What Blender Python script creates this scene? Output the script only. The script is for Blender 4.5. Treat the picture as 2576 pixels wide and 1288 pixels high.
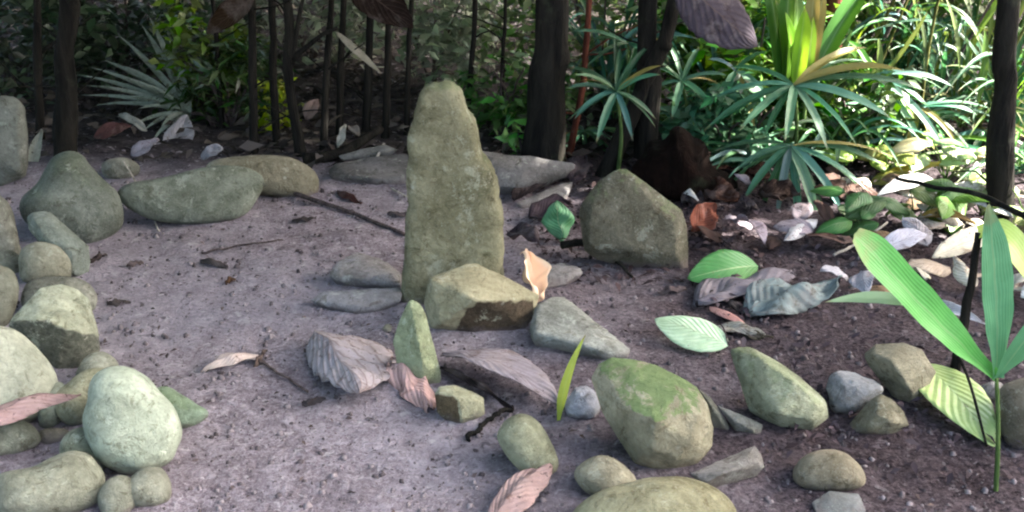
import bpy, bmesh, math, random
import numpy as np
from mathutils import Vector, Matrix, noise

# ------------------------------------------------------------------ camera, sky, sun, exposure
for o in list(bpy.data.objects):
    bpy.data.objects.remove(o)
sc = bpy.context.scene
COL = sc.collection
CAM_H, PITCH, FPX = 1.30, math.radians(21.5), 2474.0      # eye height, downward tilt, focal length in 2576-wide pixels
cam_d = bpy.data.cameras.new('camera')
cam = bpy.data.objects.new('camera', cam_d)
COL.objects.link(cam)
cam.location = (0, 0, CAM_H)
cam.rotation_euler = (math.radians(90) - PITCH, 0, 0)
cam_d.sensor_width = 36.0
cam_d.lens = 36.0 * FPX / 2576.0
cam_d.clip_start = 0.05
cam_d.clip_end = 1000
sc.camera = cam

SUN_ELEV, SUN_AZ = math.radians(41), math.radians(85)     # azimuth measured from +Y (ahead) towards +X (right)
world = bpy.data.worlds.new('World')
sc.world = world
world.use_nodes = True
nt = world.node_tree
sky = nt.nodes.new('ShaderNodeTexSky')
sky.sky_type = 'NISHITA'
sky.sun_disc = False
sky.sun_elevation = SUN_ELEV
sky.sun_rotation = SUN_AZ
sky.air_density = 1.0
sky.dust_density = 5.0
sky.ozone_density = 0.6
nt.links.new(sky.outputs[0], nt.nodes['Background'].inputs[0])
nt.nodes['Background'].inputs[1].default_value = 0.15
sun_d = bpy.data.lights.new('sun', 'SUN')
sun_d.energy = 5.0
sun_d.angle = math.radians(0.5)
sun_d.color = (1.0, 0.95, 0.84)
sun = bpy.data.objects.new('sun', sun_d)
COL.objects.link(sun)
sun_dir = Vector((math.sin(SUN_AZ) * math.cos(SUN_ELEV), math.cos(SUN_AZ) * math.cos(SUN_ELEV), math.sin(SUN_ELEV)))
sun.rotation_euler = (-sun_dir).to_track_quat('-Z', 'Y').to_euler()
sc.view_settings.view_transform = 'Standard'
sc.view_settings.look = 'None'
sc.view_settings.gamma = 1.0
sc.view_settings.exposure = 3.45
sc.cycles.use_denoising = True
sc.cycles.filter_width = 2.2
sc.cycles.max_bounces = 5
sc.cycles.diffuse_bounces = 3
sc.cycles.transmission_bounces = 3
sc.cycles.glossy_bounces = 2
sc.cycles.transparent_max_bounces = 4

R = random.Random(7)
NR = np.random.RandomState(7)

# ------------------------------------------------------------------ picture measurements -> places on the ground
_f = Vector((0, math.cos(PITCH), -math.sin(PITCH)))
_u = Vector((0, math.sin(PITCH), math.cos(PITCH)))
_r = Vector((1, 0, 0))
EYE = Vector((0, 0, CAM_H))

def ray(u, v):
    return (_f + _r * ((u - 1288) / FPX) - _u * ((v - 644) / FPX))

def gp(u, v, z=0.0):
    d = ray(u, v)
    return EYE + d * ((z - CAM_H) / d.z)

def at(u, v, Y):
    d = ray(u, v)
    return EYE + d * (Y / d.y)

def pxm(P):
    """metres per picture unit at point P"""
    return (P - EYE).dot(_f) / FPX

def smooth(a, b, x):
    t = min(1.0, max(0.0, (x - a) / (b - a)))
    return t * t * (3 - 2 * t)

def gz(x, y):
    z = 0.020 * noise.noise((x * 1.1, y * 1.1, 3.1)) + 0.011 * noise.noise((x * 4.3, y * 4.3, 9.2))
    z += 0.30 * smooth(4.9, 9.0, y) + 0.05 * max(0.0, y - 8.0) * (1 - smooth(30, 60, y)) * 0.5
    z += 0.10 * smooth(0.9, 2.6, x) * smooth(2.2, 3.4, y) * (0.6 + 0.8 * noise.noise((x * 1.7, y * 1.7, 0.4)))
    z += 0.05 * smooth(-1.0, -2.4, x)
    return z

# ------------------------------------------------------------------ object helpers
def tag(o, label=None, cat=None, group=None, kind=None):
    if label: o['label'] = label
    if cat: o['category'] = cat
    if group: o['group'] = group
    if kind: o['kind'] = kind
    return o

def mesh_obj(name, verts, faces, mat, parent=None, origin=None, smooth_sh=True, uvs=None, col=None):
    V = np.asarray(verts, dtype=float)
    if parent is not None:
        V = V - np.array(parent.matrix_world.translation if False else parent['_o'])
        org = None
    else:
        org = np.array(origin) if origin is not None else np.array([V[:, 0].mean(), V[:, 1].mean(), V[:, 2].min()])
        V = V - org
    me = bpy.data.meshes.new(name)
    me.from_pydata(V.tolist(), [], [tuple(int(i) for i in f) for f in faces])
    if uvs is not None:
        uvl = me.uv_layers.new(name='UVMap')
        li = np.zeros(len(me.loops), dtype=np.int32)
        me.loops.foreach_get('vertex_index', li)
        uvl.data.foreach_set('uv', np.asarray(uvs, dtype=np.float32)[li].ravel())
    if smooth_sh:
        me.polygons.foreach_set('use_smooth', [True] * len(me.polygons))
    me.materials.append(mat)
    o = bpy.data.objects.new(name, me)
    COL.objects.link(o)
    if parent is not None:
        o.parent = parent
    else:
        o.location = org
        o['_o'] = org.tolist()
    if col is not None:
        o.color = (*col, 1.0)
    return o

def empty(name, loc, label, cat, group=None):
    o = bpy.data.objects.new(name, None)
    COL.objects.link(o)
    o.location = loc
    o.empty_display_size = 0.05
    o['_o'] = list(loc)
    return tag(o, label, cat, group)

# ------------------------------------------------------------------ materials
class NB:
    def __init__(self, name):
        self.m = bpy.data.materials.new(name)
        self.m.use_nodes = True
        self.t = self.m.node_tree
        self.b = self.t.nodes['Principled BSDF']
        self.out = self.t.nodes['Material Output']
    def n(self, kind, **kw):
        nd = self.t.nodes.new('ShaderNode' + kind)
        for k, v in kw.items():
            setattr(nd, k, v)
        return nd
    def l(self, a, b):
        self.t.links.new(a, b)
    def noise(self, scale, detail=4, rough=0.55, vec=None, dist=0.0):
        nd = self.n('TexNoise')
        nd.inputs['Scale'].default_value = scale
        nd.inputs['Detail'].default_value = detail
        nd.inputs['Roughness'].default_value = rough
        nd.inputs['Distortion'].default_value = dist
        if vec: self.l(vec, nd.inputs['Vector'])
        return nd.outputs['Fac']
    def ramp(self, fac, stops):
        nd = self.n('ValToRGB')
        e = nd.color_ramp.elements
        while len(e) < len(stops): e.new(0.5)
        for el, (p, c) in zip(e, stops):
            el.position = p
            el.color = (*c, 1) if len(c) == 3 else c
        self.l(fac, nd.inputs[0])
        return nd.outputs[0]
    def rng(self, fac, a, b, c=0.0, d=1.0):
        nd = self.n('MapRange')
        self.l(fac, nd.inputs[0])
        for i, x in enumerate((a, b, c, d)): nd.inputs[i + 1].default_value = x
        return nd.outputs[0]
    def mix(self, fac, a, b, mode='MIX'):
        nd = self.n('Mix', data_type='RGBA', blend_type=mode)
        for s, x in ((nd.inputs[0], fac), (nd.inputs[6], a), (nd.inputs[7], b)):
            if isinstance(x, (int, float)): s.default_value = x
            elif isinstance(x, tuple): s.default_value = (*x, 1)
            else: self.l(x, s)
        return nd.outputs[2]
    def math(self, op, a, b=0.0):
        nd = self.n('Math', operation=op)
        for s, x in ((nd.inputs[0], a), (nd.inputs[1], b)):
            if isinstance(x, (int, float)): s.default_value = x
            else: self.l(x, s)
        return nd.outputs[0]
    def bump(self, h, strength, dist):
        nd = self.n('Bump')
        nd.inputs['Strength'].default_value = strength
        nd.inputs['Distance'].default_value = dist
        self.l(h, nd.inputs['Height'])
        self.l(nd.outputs[0], self.b.inputs['Normal'])

def mat_stone():
    m = NB('river_stone')
    tc = m.n('TexCoord').outputs['Object']
    oi = m.n('ObjectInfo')
    off = m.n('VectorMath', operation='ADD')
    m.l(tc, off.inputs[0])
    cx = m.n('CombineXYZ')
    rnd = m.math('MULTIPLY', oi.outputs['Random'], 37.0)
    for i in range(3): m.l(rnd, cx.inputs[i])
    m.l(cx.outputs[0], off.inputs[1])
    vec = off.outputs[0]
    big = m.noise(6, 5, 0.6, vec, 0.6)
    fine = m.noise(70, 5, 0.7, vec)
    grit = m.noise(240, 3, 0.6, vec)
    base = oi.outputs['Color']
    blot = m.noise(2.6, 6, 0.7, vec, 1.2)
    c = m.mix(m.rng(big, 0.36, 0.64), m.mix(0.5, base, (0.09, 0.085, 0.06)), m.mix(0.22, base, (0.52, 0.50, 0.42)))
    c = m.mix(m.rng(blot, 0.50, 0.62, 0, 0.55), c, m.mix(1.0, c, (0.50, 0.50, 0.44), 'MULTIPLY'))
    c = m.mix(m.rng(m.noise(19, 6, 0.75, vec, 0.8), 0.55, 0.63, 0, 0.7), c, m.mix(1.0, c, (0.42, 0.39, 0.33), 'MULTIPLY'))
    c = m.mix(m.rng(fine, 0.42, 0.62, 0, 0.55), c, m.mix(1.0, c, (0.62, 0.62, 0.60), 'MULTIPLY'))
    c = m.mix(m.rng(grit, 0.56, 0.72, 0, 0.5), c, m.mix(0.5, c, (0.62, 0.6, 0.55)))
    fa = m.n('Attribute', attribute_type='GEOMETRY', attribute_name='face')
    fcol = m.n('CombineColor')
    for i_, ch in enumerate('rgb'):
        f_ = m.n('Attribute', attribute_type='OBJECT', attribute_name='face' + ch); m.l(f_.outputs['Fac'], fcol.inputs[i_])
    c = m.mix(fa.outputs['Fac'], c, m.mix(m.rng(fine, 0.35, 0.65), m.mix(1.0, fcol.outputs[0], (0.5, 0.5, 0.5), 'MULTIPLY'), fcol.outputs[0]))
    # hairline cracks and layering
    ve = m.n('TexVoronoi', feature='DISTANCE_TO_EDGE'); ve.inputs['Scale'].default_value = 4.5
    wv = m.n('VectorMath', operation='ADD'); m.l(vec, wv.inputs[0])
    nz = m.n('TexNoise'); nz.inputs['Scale'].default_value = 9; nz.inputs['Detail'].default_value = 6; m.l(vec, nz.inputs['Vector'])
    sc_ = m.n('VectorMath', operation='SCALE'); m.l(nz.outputs['Color'], sc_.inputs[0]); sc_.inputs['Scale'].default_value = 0.30
    m.l(sc_.outputs[0], wv.inputs[1]); m.l(wv.outputs[0], ve.inputs['Vector'])
    crack = m.math('MULTIPLY', m.rng(ve.outputs['Distance'], 0.003, 0.012, 1, 0), m.rng(m.noise(5, 3, 0.6, vec), 0.58, 0.68))
    c = m.mix(m.math('MULTIPLY', crack, 0.45), c, (0.07, 0.06, 0.045))
    # blotchy grey lichen
    li = m.math('MULTIPLY', m.rng(m.noise(11, 7, 0.8, vec, 0.3), 0.57, 0.62), 0.62)
    c = m.mix(li, c, m.mix(0.6, base, (0.52, 0.55, 0.47)))
    # pale lichen dots
    vo = m.n('TexVoronoi'); vo.inputs['Scale'].default_value = 22; m.l(vec, vo.inputs['Vector'])
    dots = m.math('MULTIPLY', m.rng(vo.outputs['Distance'], 0.10, 0.2, 1, 0), m.rng(m.noise(9, 2, 0.5, vec), 0.55, 0.66))
    c = m.mix(m.math('MULTIPLY', dots, 0.55), c, (0.50, 0.52, 0.45))
    # soil film and moss
    at_ = m.n('Attribute', attribute_type='OBJECT', attribute_name='moss')
    geo = m.n('NewGeometry')
    sep = m.n('SeparateXYZ'); m.l(geo.outputs['Normal'], sep.inputs[0])
    mo = m.math('MULTIPLY', at_.outputs['Fac'], m.rng(m.math('ADD', m.math('MULTIPLY', sep.outputs[2], 0.35), m.noise(16, 7, 0.75, vec, 0.5)), 0.70, 0.78))
    c = m.mix(mo, c, m.mix(m.noise(60, 3, 0.6, vec), (0.09, 0.15, 0.05), (0.26, 0.36, 0.16)))
    zz = m.n('SeparateXYZ'); m.l(geo.outputs['Position'], zz.inputs[0])
    soil = m.rng(m.math('ADD', zz.outputs[2], m.math('MULTIPLY', m.math('SUBTRACT', m.noise(28, 4, 0.65, vec), 0.5), 0.07)), 0.004, 0.030, 0.75, 0)
    c = m.mix(soil, c, m.mix(fine, (0.10, 0.075, 0.075), (0.27, 0.23, 0.235)))
    m.l(c, m.b.inputs['Base Color'])
    m.b.inputs['Roughness'].default_value = 0.82
    m.b.inputs['Specular IOR Level'].default_value = 0.12
    h = m.math('ADD', m.math('MULTIPLY', fine, 0.6), m.math('MULTIPLY', grit, 0.3))
    m.bump(m.math('SUBTRACT', m.math('ADD', h, m.math('MULTIPLY', m.noise(26, 7, 0.78, vec, 0.6), 2.2)), m.math('MULTIPLY', crack, 0.35)), 1.0, 0.013)
    return m.m

def mat_ground():
    m = NB('forest_soil')
    geo = m.n('NewGeometry')
    P = geo.outputs['Position']
    a = m.noise(1.6, 5, 0.6, P, 0.3)
    b = m.noise(14, 6, 0.7, P, 0.2)
    g = m.noise(75, 5, 0.75, P)
    f = m.noise(230, 3, 0.7, P)
    c = m.mix(m.rng(b, 0.34, 0.66), (0.205, 0.172, 0.205), (0.48, 0.44, 0.51))
    c = m.mix(m.rng(g, 0.36, 0.60), m.mix(1.0, c, (0.42, 0.38, 0.40), 'MULTIPLY'), c)
    c = m.mix(m.rng(f, 0.50, 0.68, 0, 0.55), c, (0.46, 0.42, 0.44))
    # darker reddish humus to the right and in patches
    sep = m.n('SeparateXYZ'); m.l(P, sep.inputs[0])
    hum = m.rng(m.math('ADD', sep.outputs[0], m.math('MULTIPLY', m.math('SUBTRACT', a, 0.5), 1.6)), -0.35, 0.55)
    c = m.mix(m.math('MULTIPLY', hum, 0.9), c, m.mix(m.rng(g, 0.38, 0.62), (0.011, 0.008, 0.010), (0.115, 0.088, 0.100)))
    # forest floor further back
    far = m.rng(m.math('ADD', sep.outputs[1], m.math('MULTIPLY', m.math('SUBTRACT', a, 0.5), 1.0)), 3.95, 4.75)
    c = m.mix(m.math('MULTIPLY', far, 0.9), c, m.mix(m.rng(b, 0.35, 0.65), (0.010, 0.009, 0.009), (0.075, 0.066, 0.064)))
    sp = m.noise(38, 4, 0.7, P, 1.0)
    c = m.mix(m.rng(a, 0.52, 0.66, 0, 0.45), c, m.mix(1.0, c, (0.45, 0.40, 0.40), 'MULTIPLY'))
    c = m.mix(m.math('MULTIPLY', m.rng(m.noise(0.9, 3, 0.5, P), 0.42, 0.62, 0, 0.45), m.math('SUBTRACT', 1.0, m.math('MAXIMUM', hum, far))), c, (0.46, 0.425, 0.49))
    c = m.mix(m.rng(sp, 0.57, 0.66, 0, 0.6), c, (0.06, 0.046, 0.056))
    c = m.mix(m.math('MULTIPLY', m.rng(m.noise(24, 3, 0.6, P, 0.5), 0.62, 0.68, 0, 0.6), m.math('SUBTRACT', 1.0, m.math('MULTIPLY', hum, 0.7))), c, (0.55, 0.52, 0.56))
    m.l(c, m.b.inputs['Base Color'])
    m.b.inputs['Roughness'].default_value = 0.95
    m.b.inputs['Specular IOR Level'].default_value = 0.06
    m.bump(m.math('ADD', m.math('MULTIPLY', b, 1.2), m.math('ADD', m.math('MULTIPLY', g, 0.8), m.math('MULTIPLY', f, 0.25))), 1.0, 0.026)
    return m.m

def leafy(name, dry, island=False, trans=0.35, tint=None, freq=62.0, vs=None):
    """leaf with veins drawn along its own UV (u across, v along)"""
    m = NB(name)
    tc = m.n('TexCoord')
    if island:
        geo = m.n('NewGeometry')
        oi = m.n('ObjectInfo')
        r = geo.outputs['Random Per Island']
        c = oi.outputs['Color'] if tint is None else tint
        hs = m.n('HueSaturation')
        m.l(m.rng(r, 0, 1, 0.47, 0.54), hs.inputs['Hue'])
        m.l(m.rng(r, 0, 1, 0.75, 1.25), hs.inputs['Saturation'])
        w = m.n('TexWhiteNoise', noise_dimensions='1D'); m.l(r, w.inputs['W'])
        m.l(m.rng(w.outputs['Value'], 0, 1, 0.45, 1.5), hs.inputs['Value'])
        if tint is None: m.l(c, hs.inputs['Color'])
        else: hs.inputs['Color'].default_value = (*tint, 1)
        c = hs.outputs[0]
    else:
        oi = m.n('ObjectInfo')
        base = oi.outputs['Color']
        uv = m.n('SeparateXYZ'); m.l(tc.outputs['UV'], uv.inputs[0])
        au = m.math('ABSOLUTE', m.math('SUBTRACT', uv.outputs[0], 0.5))
        n1 = m.noise(30, 5, 0.65, tc.outputs['Object'])
        c = m.mix(m.rng(n1, 0.35, 0.65, 0, 0.6), base, m.mix(1.0, base, (0.55, 0.52, 0.5) if dry else (0.6, 0.72, 0.6), 'MULTIPLY'))
        ph = m.math('SUBTRACT', m.math('MULTIPLY', uv.outputs[1], freq), m.math('ADD', m.math('MULTIPLY', au, 46.0), m.math('MULTIPLY', m.noise(3, 2, 0.5, tc.outputs['UV']), 3.0)))
        vein = m.rng(m.math('SINE', ph), 0.72, 1.0, 0, vs or (0.32 if dry else 0.28))
        mid = m.rng(au, 0.008, 0.022, 0.75, 0)
        vm = m.math('MAXIMUM', vein, mid)
        c = m.mix(vm, c, m.mix(0.6, c, (0.10, 0.07, 0.06) if dry else (0.42, 0.52, 0.28)))
        if dry:
            n2 = m.noise(9, 4, 0.6, tc.outputs['Object'])
            c = m.mix(m.rng(n2, 0.5, 0.72, 0, 0.5), c, m.mix(0.5, c, (0.45, 0.38, 0.36)))
            c = m.mix(m.rng(m.noise(16, 5, 0.7, tc.outputs['Object'], 0.6), 0.55, 0.66, 0, 0.7), c, m.mix(1.0, c, (0.42, 0.33, 0.28), 'MULTIPLY'))
            c = m.mix(m.rng(m.noise(70, 3, 0.6, tc.outputs['Object']), 0.62, 0.70, 0, 0.8), c, (0.05, 0.035, 0.03))
        else:
            c = m.mix(m.rng(m.noise(55, 4, 0.7, tc.outputs['Object']), 0.63, 0.70, 0, 0.6), c, (0.14, 0.10, 0.04))
            c = m.mix(m.rng(m.noise(8, 4, 0.65, tc.outputs['Object'], 0.5), 0.5, 0.7, 0, 0.45), c, m.mix(0.5, c, (0.20, 0.26, 0.05)))
        m.bump(m.math('ADD', m.math('SINE', ph), m.math('MULTIPLY', n1, 1.5)), 0.5, 0.0022)
    m.l(c, m.b.inputs['Base Color'])
    m.b.inputs['Roughness'].default_value = 0.75 if dry else 0.38
    m.b.inputs['Specular IOR Level'].default_value = 0.06 if dry else 0.45
    tr = m.n('BsdfTranslucent')
    hs2 = m.n('HueSaturation'); hs2.inputs['Saturation'].default_value = 1.15; hs2.inputs['Value'].default_value = 1.2
    if not dry: hs2.inputs['Hue'].default_value = 0.47
    m.l(c, hs2.inputs['Color']); m.l(hs2.outputs[0], tr.inputs[0])
    mx = m.n('MixShader'); mx.inputs[0].default_value = trans
    m.l(m.b.outputs[0], mx.inputs[1]); m.l(tr.outputs[0], mx.inputs[2])
    m.l(mx.outputs[0], m.out.inputs[0])
    return m.m

def mat_bark(name, c1, c2, scale=18):
    m = NB(name)
    tc = m.n('TexCoord').outputs['Object']
    mp = m.n('Mapping'); mp.inputs['Scale'].default_value = (1, 1, 0.18); m.l(tc, mp.inputs[0])
    a = m.noise(scale, 5, 0.7, mp.outputs[0], 0.5)
    b = m.noise(7, 4, 0.6, tc)
    c = m.mix(m.rng(a, 0.35, 0.65), c1, c2)
    c = m.mix(m.rng(b, 0.58, 0.72, 0, 0.12), c, (0.16, 0.19, 0.12))
    m.l(c, m.b.inputs['Base Color'])
    m.b.inputs['Roughness'].default_value = 0.95
    m.b.inputs['Specular IOR Level'].default_value = 0.06
    m.bump(a, 1.0, 0.02)
    return m.m

def mat_island(name, c1, c2, rough=0.9):
    m = NB(name)
    geo = m.n('NewGeometry')
    c = m.mix(geo.outputs['Random Per Island'], c1, c2)
    m.l(c, m.b.inputs['Base Color'])
    m.b.inputs['Roughness'].default_value = rough
    m.b.inputs['Specular IOR Level'].default_value = 0.2
    return m.m

M_STONE = mat_stone()
M_GROUND = mat_ground()
M_DRY = leafy('dry_leaf', True, trans=0.12)
M_PEACH = mat_island('peach_leaf', (0.86, 0.62, 0.44), (0.86, 0.62, 0.44), 0.7)
M_RIB = leafy('ribbed_dry_leaf', True, trans=0.1, freq=44.0, vs=0.9)
M_FRESH = leafy('fresh_leaf', False, trans=0.3, vs=0.14)
def mat_blade():
    m = NB('strap_blade')
    tc = m.n('TexCoord')
    base = m.n('ObjectInfo').outputs['Color']
    uv = m.n('SeparateXYZ'); m.l(tc.outputs['UV'], uv.inputs[0])
    au = m.math('ABSOLUTE', m.math('SUBTRACT', uv.outputs[0], 0.5))
    n1 = m.noise(22, 5, 0.65, tc.outputs['Object'])
    c = m.mix(m.rng(n1, 0.35, 0.68, 0, 0.5), base, m.mix(1.0, base, (0.6, 0.72, 0.6), 'MULTIPLY'))
    ln = m.math('SINE', m.math('MULTIPLY', uv.outputs[0], 75.0))
    c = m.mix(m.rng(ln, 0.3, 1.0, 0, 0.16), c, m.mix(0.5, c, (0.4, 0.5, 0.3)))
    c = m.mix(m.rng(au, 0.02, 0.05, 0.35, 0), c, m.mix(0.5, c, (0.42, 0.52, 0.30)))
    # dry brown tips
    c = m.mix(m.math('MULTIPLY', m.rng(m.math('ADD', uv.outputs[1], m.math('MULTIPLY', n1, 0.3)), 1.05, 1.16), 0.7), c, (0.25, 0.18, 0.08))
    m.l(c, m.b.inputs['Base Color'])
    m.b.inputs['Roughness'].default_value = 0.42
    m.b.inputs['Specular IOR Level'].default_value = 0.35
    m.bump(ln, 0.25, 0.001)
    tr = m.n('BsdfTranslucent')
    hs = m.n('HueSaturation'); hs.inputs['Hue'].default_value = 0.47; hs.inputs['Value'].default_value = 1.3
    m.l(c, hs.inputs['Color']); m.l(hs.outputs[0], tr.inputs[0])
    mx = m.n('MixShader'); mx.inputs[0].default_value = 0.3
    m.l(m.b.outputs[0], mx.inputs[1]); m.l(tr.outputs[0], mx.inputs[2]); m.l(mx.outputs[0], m.out.inputs[0])
    return m.m
M_BLADE = mat_blade()
M_FOL = leafy('foliage', False, island=True, trans=0.35)
M_LITTER = leafy('litter_leaf', True, island=True, trans=0.1)
M_BARK = mat_bark('dark_bark', (0.006, 0.006, 0.006), (0.022, 0.020, 0.017))
M_BARKR = mat_bark('reddish_bark', (0.045, 0.014, 0.010), (0.13, 0.045, 0.03))
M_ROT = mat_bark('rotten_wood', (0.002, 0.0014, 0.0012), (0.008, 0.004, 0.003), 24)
M_TWIG = mat_bark('twig_bark', (0.035, 0.026, 0.026), (0.12, 0.095, 0.095), 40)
M_PALE = mat_bark('pale_twig', (0.26, 0.24, 0.21), (0.5, 0.47, 0.42), 40)
M_CANE = mat_bark('cane', (0.05, 0.055, 0.018), (0.15, 0.15, 0.05), 25)
M_STALK = mat_bark('green_stalk', (0.035, 0.07, 0.02), (0.11, 0.17, 0.06), 25)
M_CRUMB = mat_island('soil_crumb', (0.04, 0.032, 0.036), (0.20, 0.175, 0.19))

# ------------------------------------------------------------------ the ground: one sheet to the horizon
def axis(lo, hi, fine, far):
    xs = list(np.arange(lo, hi + 1e-6, fine))
    s = fine
    x = hi
    while x < far[1]:
        s *= 1.22; x += s; xs.append(x)
    s = fine; x = lo
    pre = []
    while x > far[0]:
        s *= 1.22; x -= s; pre.append(x)
    return np.array(pre[::-1] + xs)

gx = axis(-2.4, 2.6, 0.022, (-220, 220))
gy = axis(1.5, 5.2, 0.022, (-220, 260))
gv = []
for y in gy:
    for x in gx:
        near = 1.0 if (-2.6 < x < 2.8 and 1.3 < y < 5.4) else 0.0
        z = gz(x, y)
        if near:
            z += 0.0080 * noise.noise((x * 13, y * 13, 1.0)) + 0.0050 * noise.noise((x * 29, y * 29, 5.0))
        gv.append((x, y, z))
nx, ny = len(gx), len(gy)
gf = [(j * nx + i, j * nx + i + 1, (j + 1) * nx + i + 1, (j + 1) * nx + i) for j in range(ny - 1) for i in range(nx - 1)]
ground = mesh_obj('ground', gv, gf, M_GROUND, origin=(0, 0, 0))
tag(ground, kind='structure')
ground['label'] = 'bare mauve grey forest soil of the stone ringed clearing'

# ------------------------------------------------------------------ stones
def catmull(P, n):
    P = [Vector(p) for p in P]
    L = len(P); out = []
    for i in range(L):
        p0, p1, p2, p3 = P[i - 1], P[i], P[(i + 1) % L], P[(i + 2) % L]
        for k in range(8):
            t = k / 8
            out.append(0.5 * ((2 * p1) + (p2 - p0) * t + (2 * p0 - 5 * p1 + 4 * p2 - p3) * t * t + (3 * p1 - p0 - 3 * p2 + p3) * t ** 3))
    d = [0.0]
    for a, b in zip(out, out[1:] + out[:1]): d.append(d[-1] + (b - a).length)
    res = []
    j = 0
    for i in range(n):
        s = d[-1] * i / n
        while d[j + 1] < s: j += 1
        t = (s - d[j]) / max(1e-9, d[j + 1] - d[j])
        res.append(out[j].lerp(out[(j + 1) % len(out)], t))
    return res

def centroid(P):
    A = cx = cy = 0
    for (x0, y0), (x1, y1) in zip(P, P[1:] + P[:1]):
        c = x0 * y1 - x1 * y0
        A += c; cx += (x0 + x1) * c; cy += (y0 + y1) * c
    return cx / (3 * A), cy / (3 * A)

def stone_plane(outline, depth, upright, vb=None, back=0.12):
    uc, vc = centroid(outline)
    vb = vb or max(p[1] for p in outline)
    G = gp(uc, vb)
    G = gp(uc, vb, gz(G.x, G.y) - 0.006)
    P0 = G + Vector((0, depth * back, 0))
    if upright is True:
        n = Vector((0, 1, 0))
    else:
        n = ray(uc, vc).normalized()
        if isinstance(upright, (int, float)) and upright > 0:
            n = n.lerp(Vector((0, 1, 0)), upright).normalized()
    if isinstance(upright, (int, float)) and upright < 0:      # lying flat: a top face just above the soil
        n = Vector((0, 0.22, -0.97)).normalized()
        P0 = gp(uc, vc, gz(*gp(uc, vc).xy)) + Vector((0, 0, -upright))
    def on(u, v):
        d = ray(u, v)
        return EYE + d * ((P0 - EYE).dot(n) / d.dot(n))
    return on, n, (uc, vc)

def roughen(V, N, size, amp, seed, crisp=0.0):
    out = []
    for p, n in zip(V, N):
        q = Vector(p) / size
        d = noise.noise((q.x * 1.7 + seed, q.y * 1.7, q.z * 1.7)) * 1.0
        d += 0.45 * noise.noise((q.x * 4.3, q.y * 4.3 + seed, q.z * 4.3))
        d += 0.18 * noise.noise((q.x * 11, q.y * 11, q.z * 11 + seed))
        d += 0.30 * (0.35 - abs(noise.noise((q.x * 6.5 + seed, q.y * 6.5, q.z * 6.5 + 3.0))) * 1.4)
        if crisp:
            r = abs(noise.noise((q.x * 2.6 + 2 * seed, q.y * 2.6, q.z * 2.6)))
            d += crisp * (0.5 - 2.2 * r)
        out.append(Vector(p) + Vector(n) * d * amp * size)
    return out

def finish_stone(name, label, bm, size, amp, col, moss, seed, crisp, group, cat='stone', face=None):
    bm.normal_update()
    V = [v.co.copy() for v in bm.verts]; N = [v.normal.copy() for v in bm.verts]
    V = roughen(V, N, size, amp, seed, crisp)
    F = [[v.index for v in f.verts] for f in bm.faces]
    bm.free()
    o = mesh_obj(name, [tuple(v) for v in V], F, M_STONE, col=col)
    FEET.append([(v.x, v.y) for v in V if -0.03 < v.z < 0.03])
    o['moss'] = float(moss)
    if face:                                          # a face of another colour below a jagged line
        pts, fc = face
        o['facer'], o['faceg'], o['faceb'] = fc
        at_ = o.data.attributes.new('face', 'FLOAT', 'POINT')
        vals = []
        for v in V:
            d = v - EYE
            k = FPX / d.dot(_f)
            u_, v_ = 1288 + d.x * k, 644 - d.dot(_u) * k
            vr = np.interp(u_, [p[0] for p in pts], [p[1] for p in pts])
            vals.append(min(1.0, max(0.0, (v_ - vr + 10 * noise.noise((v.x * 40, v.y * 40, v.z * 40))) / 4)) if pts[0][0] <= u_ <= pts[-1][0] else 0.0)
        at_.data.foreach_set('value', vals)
    return tag(o, label, cat, group)

SEED = [0]
FEET = []
def boulder(name, label, outline, col, depth=None, p=2.3, upright=0.0, amp=0.022, moss=0.0, vb=None, group=None, n=72, rings=16, crisp=0.22, back=0.12, cat='stone', jag=0.0):
    """a rounded stone: its measured outline stands at its own distance and swells forwards and backwards into a solid"""
    SEED[0] += 1
    us = [q[0] for q in outline]; vs = [q[1] for q in outline]
    G = gp(*((sum(us) / len(us)), vb or max(vs)))
    w = (max(us) - min(us)) * pxm(G); h = (max(vs) - min(vs)) * pxm(G)
    depth = depth or 0.42 * min(w, h) + 0.12 * max(w, h)
    on, nrm, (uc, vc) = stone_plane(outline, depth, upright, vb, back)
    oc = catmull(outline, n)
    if jag:                                           # chipped, irregular rim
        oc = [q + (q - Vector((uc, vc))).normalized() * jag * (0.5 * noise.noise((q.x * .035, q.y * .035, 1.5)) + 1.6 * (0.3 - abs(noise.noise((q.x * .11, q.y * .11, 4.5))))) for q in oc]
    O = [on(q.x, q.y) for q in oc]
    C = on(uc, vc)
    bm = bmesh.new()
    ringsV = []
    ks = [i / rings for i in range(rings)]
    def prof(s): return max(0.0, 1 - s ** p) ** (1 / p)
    front = [math.sin(k * math.pi / 2) for k in ks[1:]] + [1.0]
    rows = [(s, -prof(s)) for s in front] + [(s, prof(s)) for s in front[-2::-1]]
    top = bm.verts.new(C - nrm * depth)
    for s, d in rows:
        ringsV.append([bm.verts.new(C + (q - C) * s + nrm * d * depth) for q in O])
    end = bm.verts.new(C + nrm * depth)
    for i in range(n):
        j = (i + 1) % n
        bm.faces.new((top, ringsV[0][j], ringsV[0][i]))
        bm.faces.new((end, ringsV[-1][i], ringsV[-1][j]))
        for a, b in zip(ringsV, ringsV[1:]):
            bm.faces.new((a[i], a[j], b[j], b[i]))
    bmesh.ops.recalc_face_normals(bm, faces=bm.faces)
    bm.verts.index_update()
    return finish_stone(name, label, bm, max(w, h), amp * 1.15, col, moss, SEED[0] * 3.7, crisp, group, cat)

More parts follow.
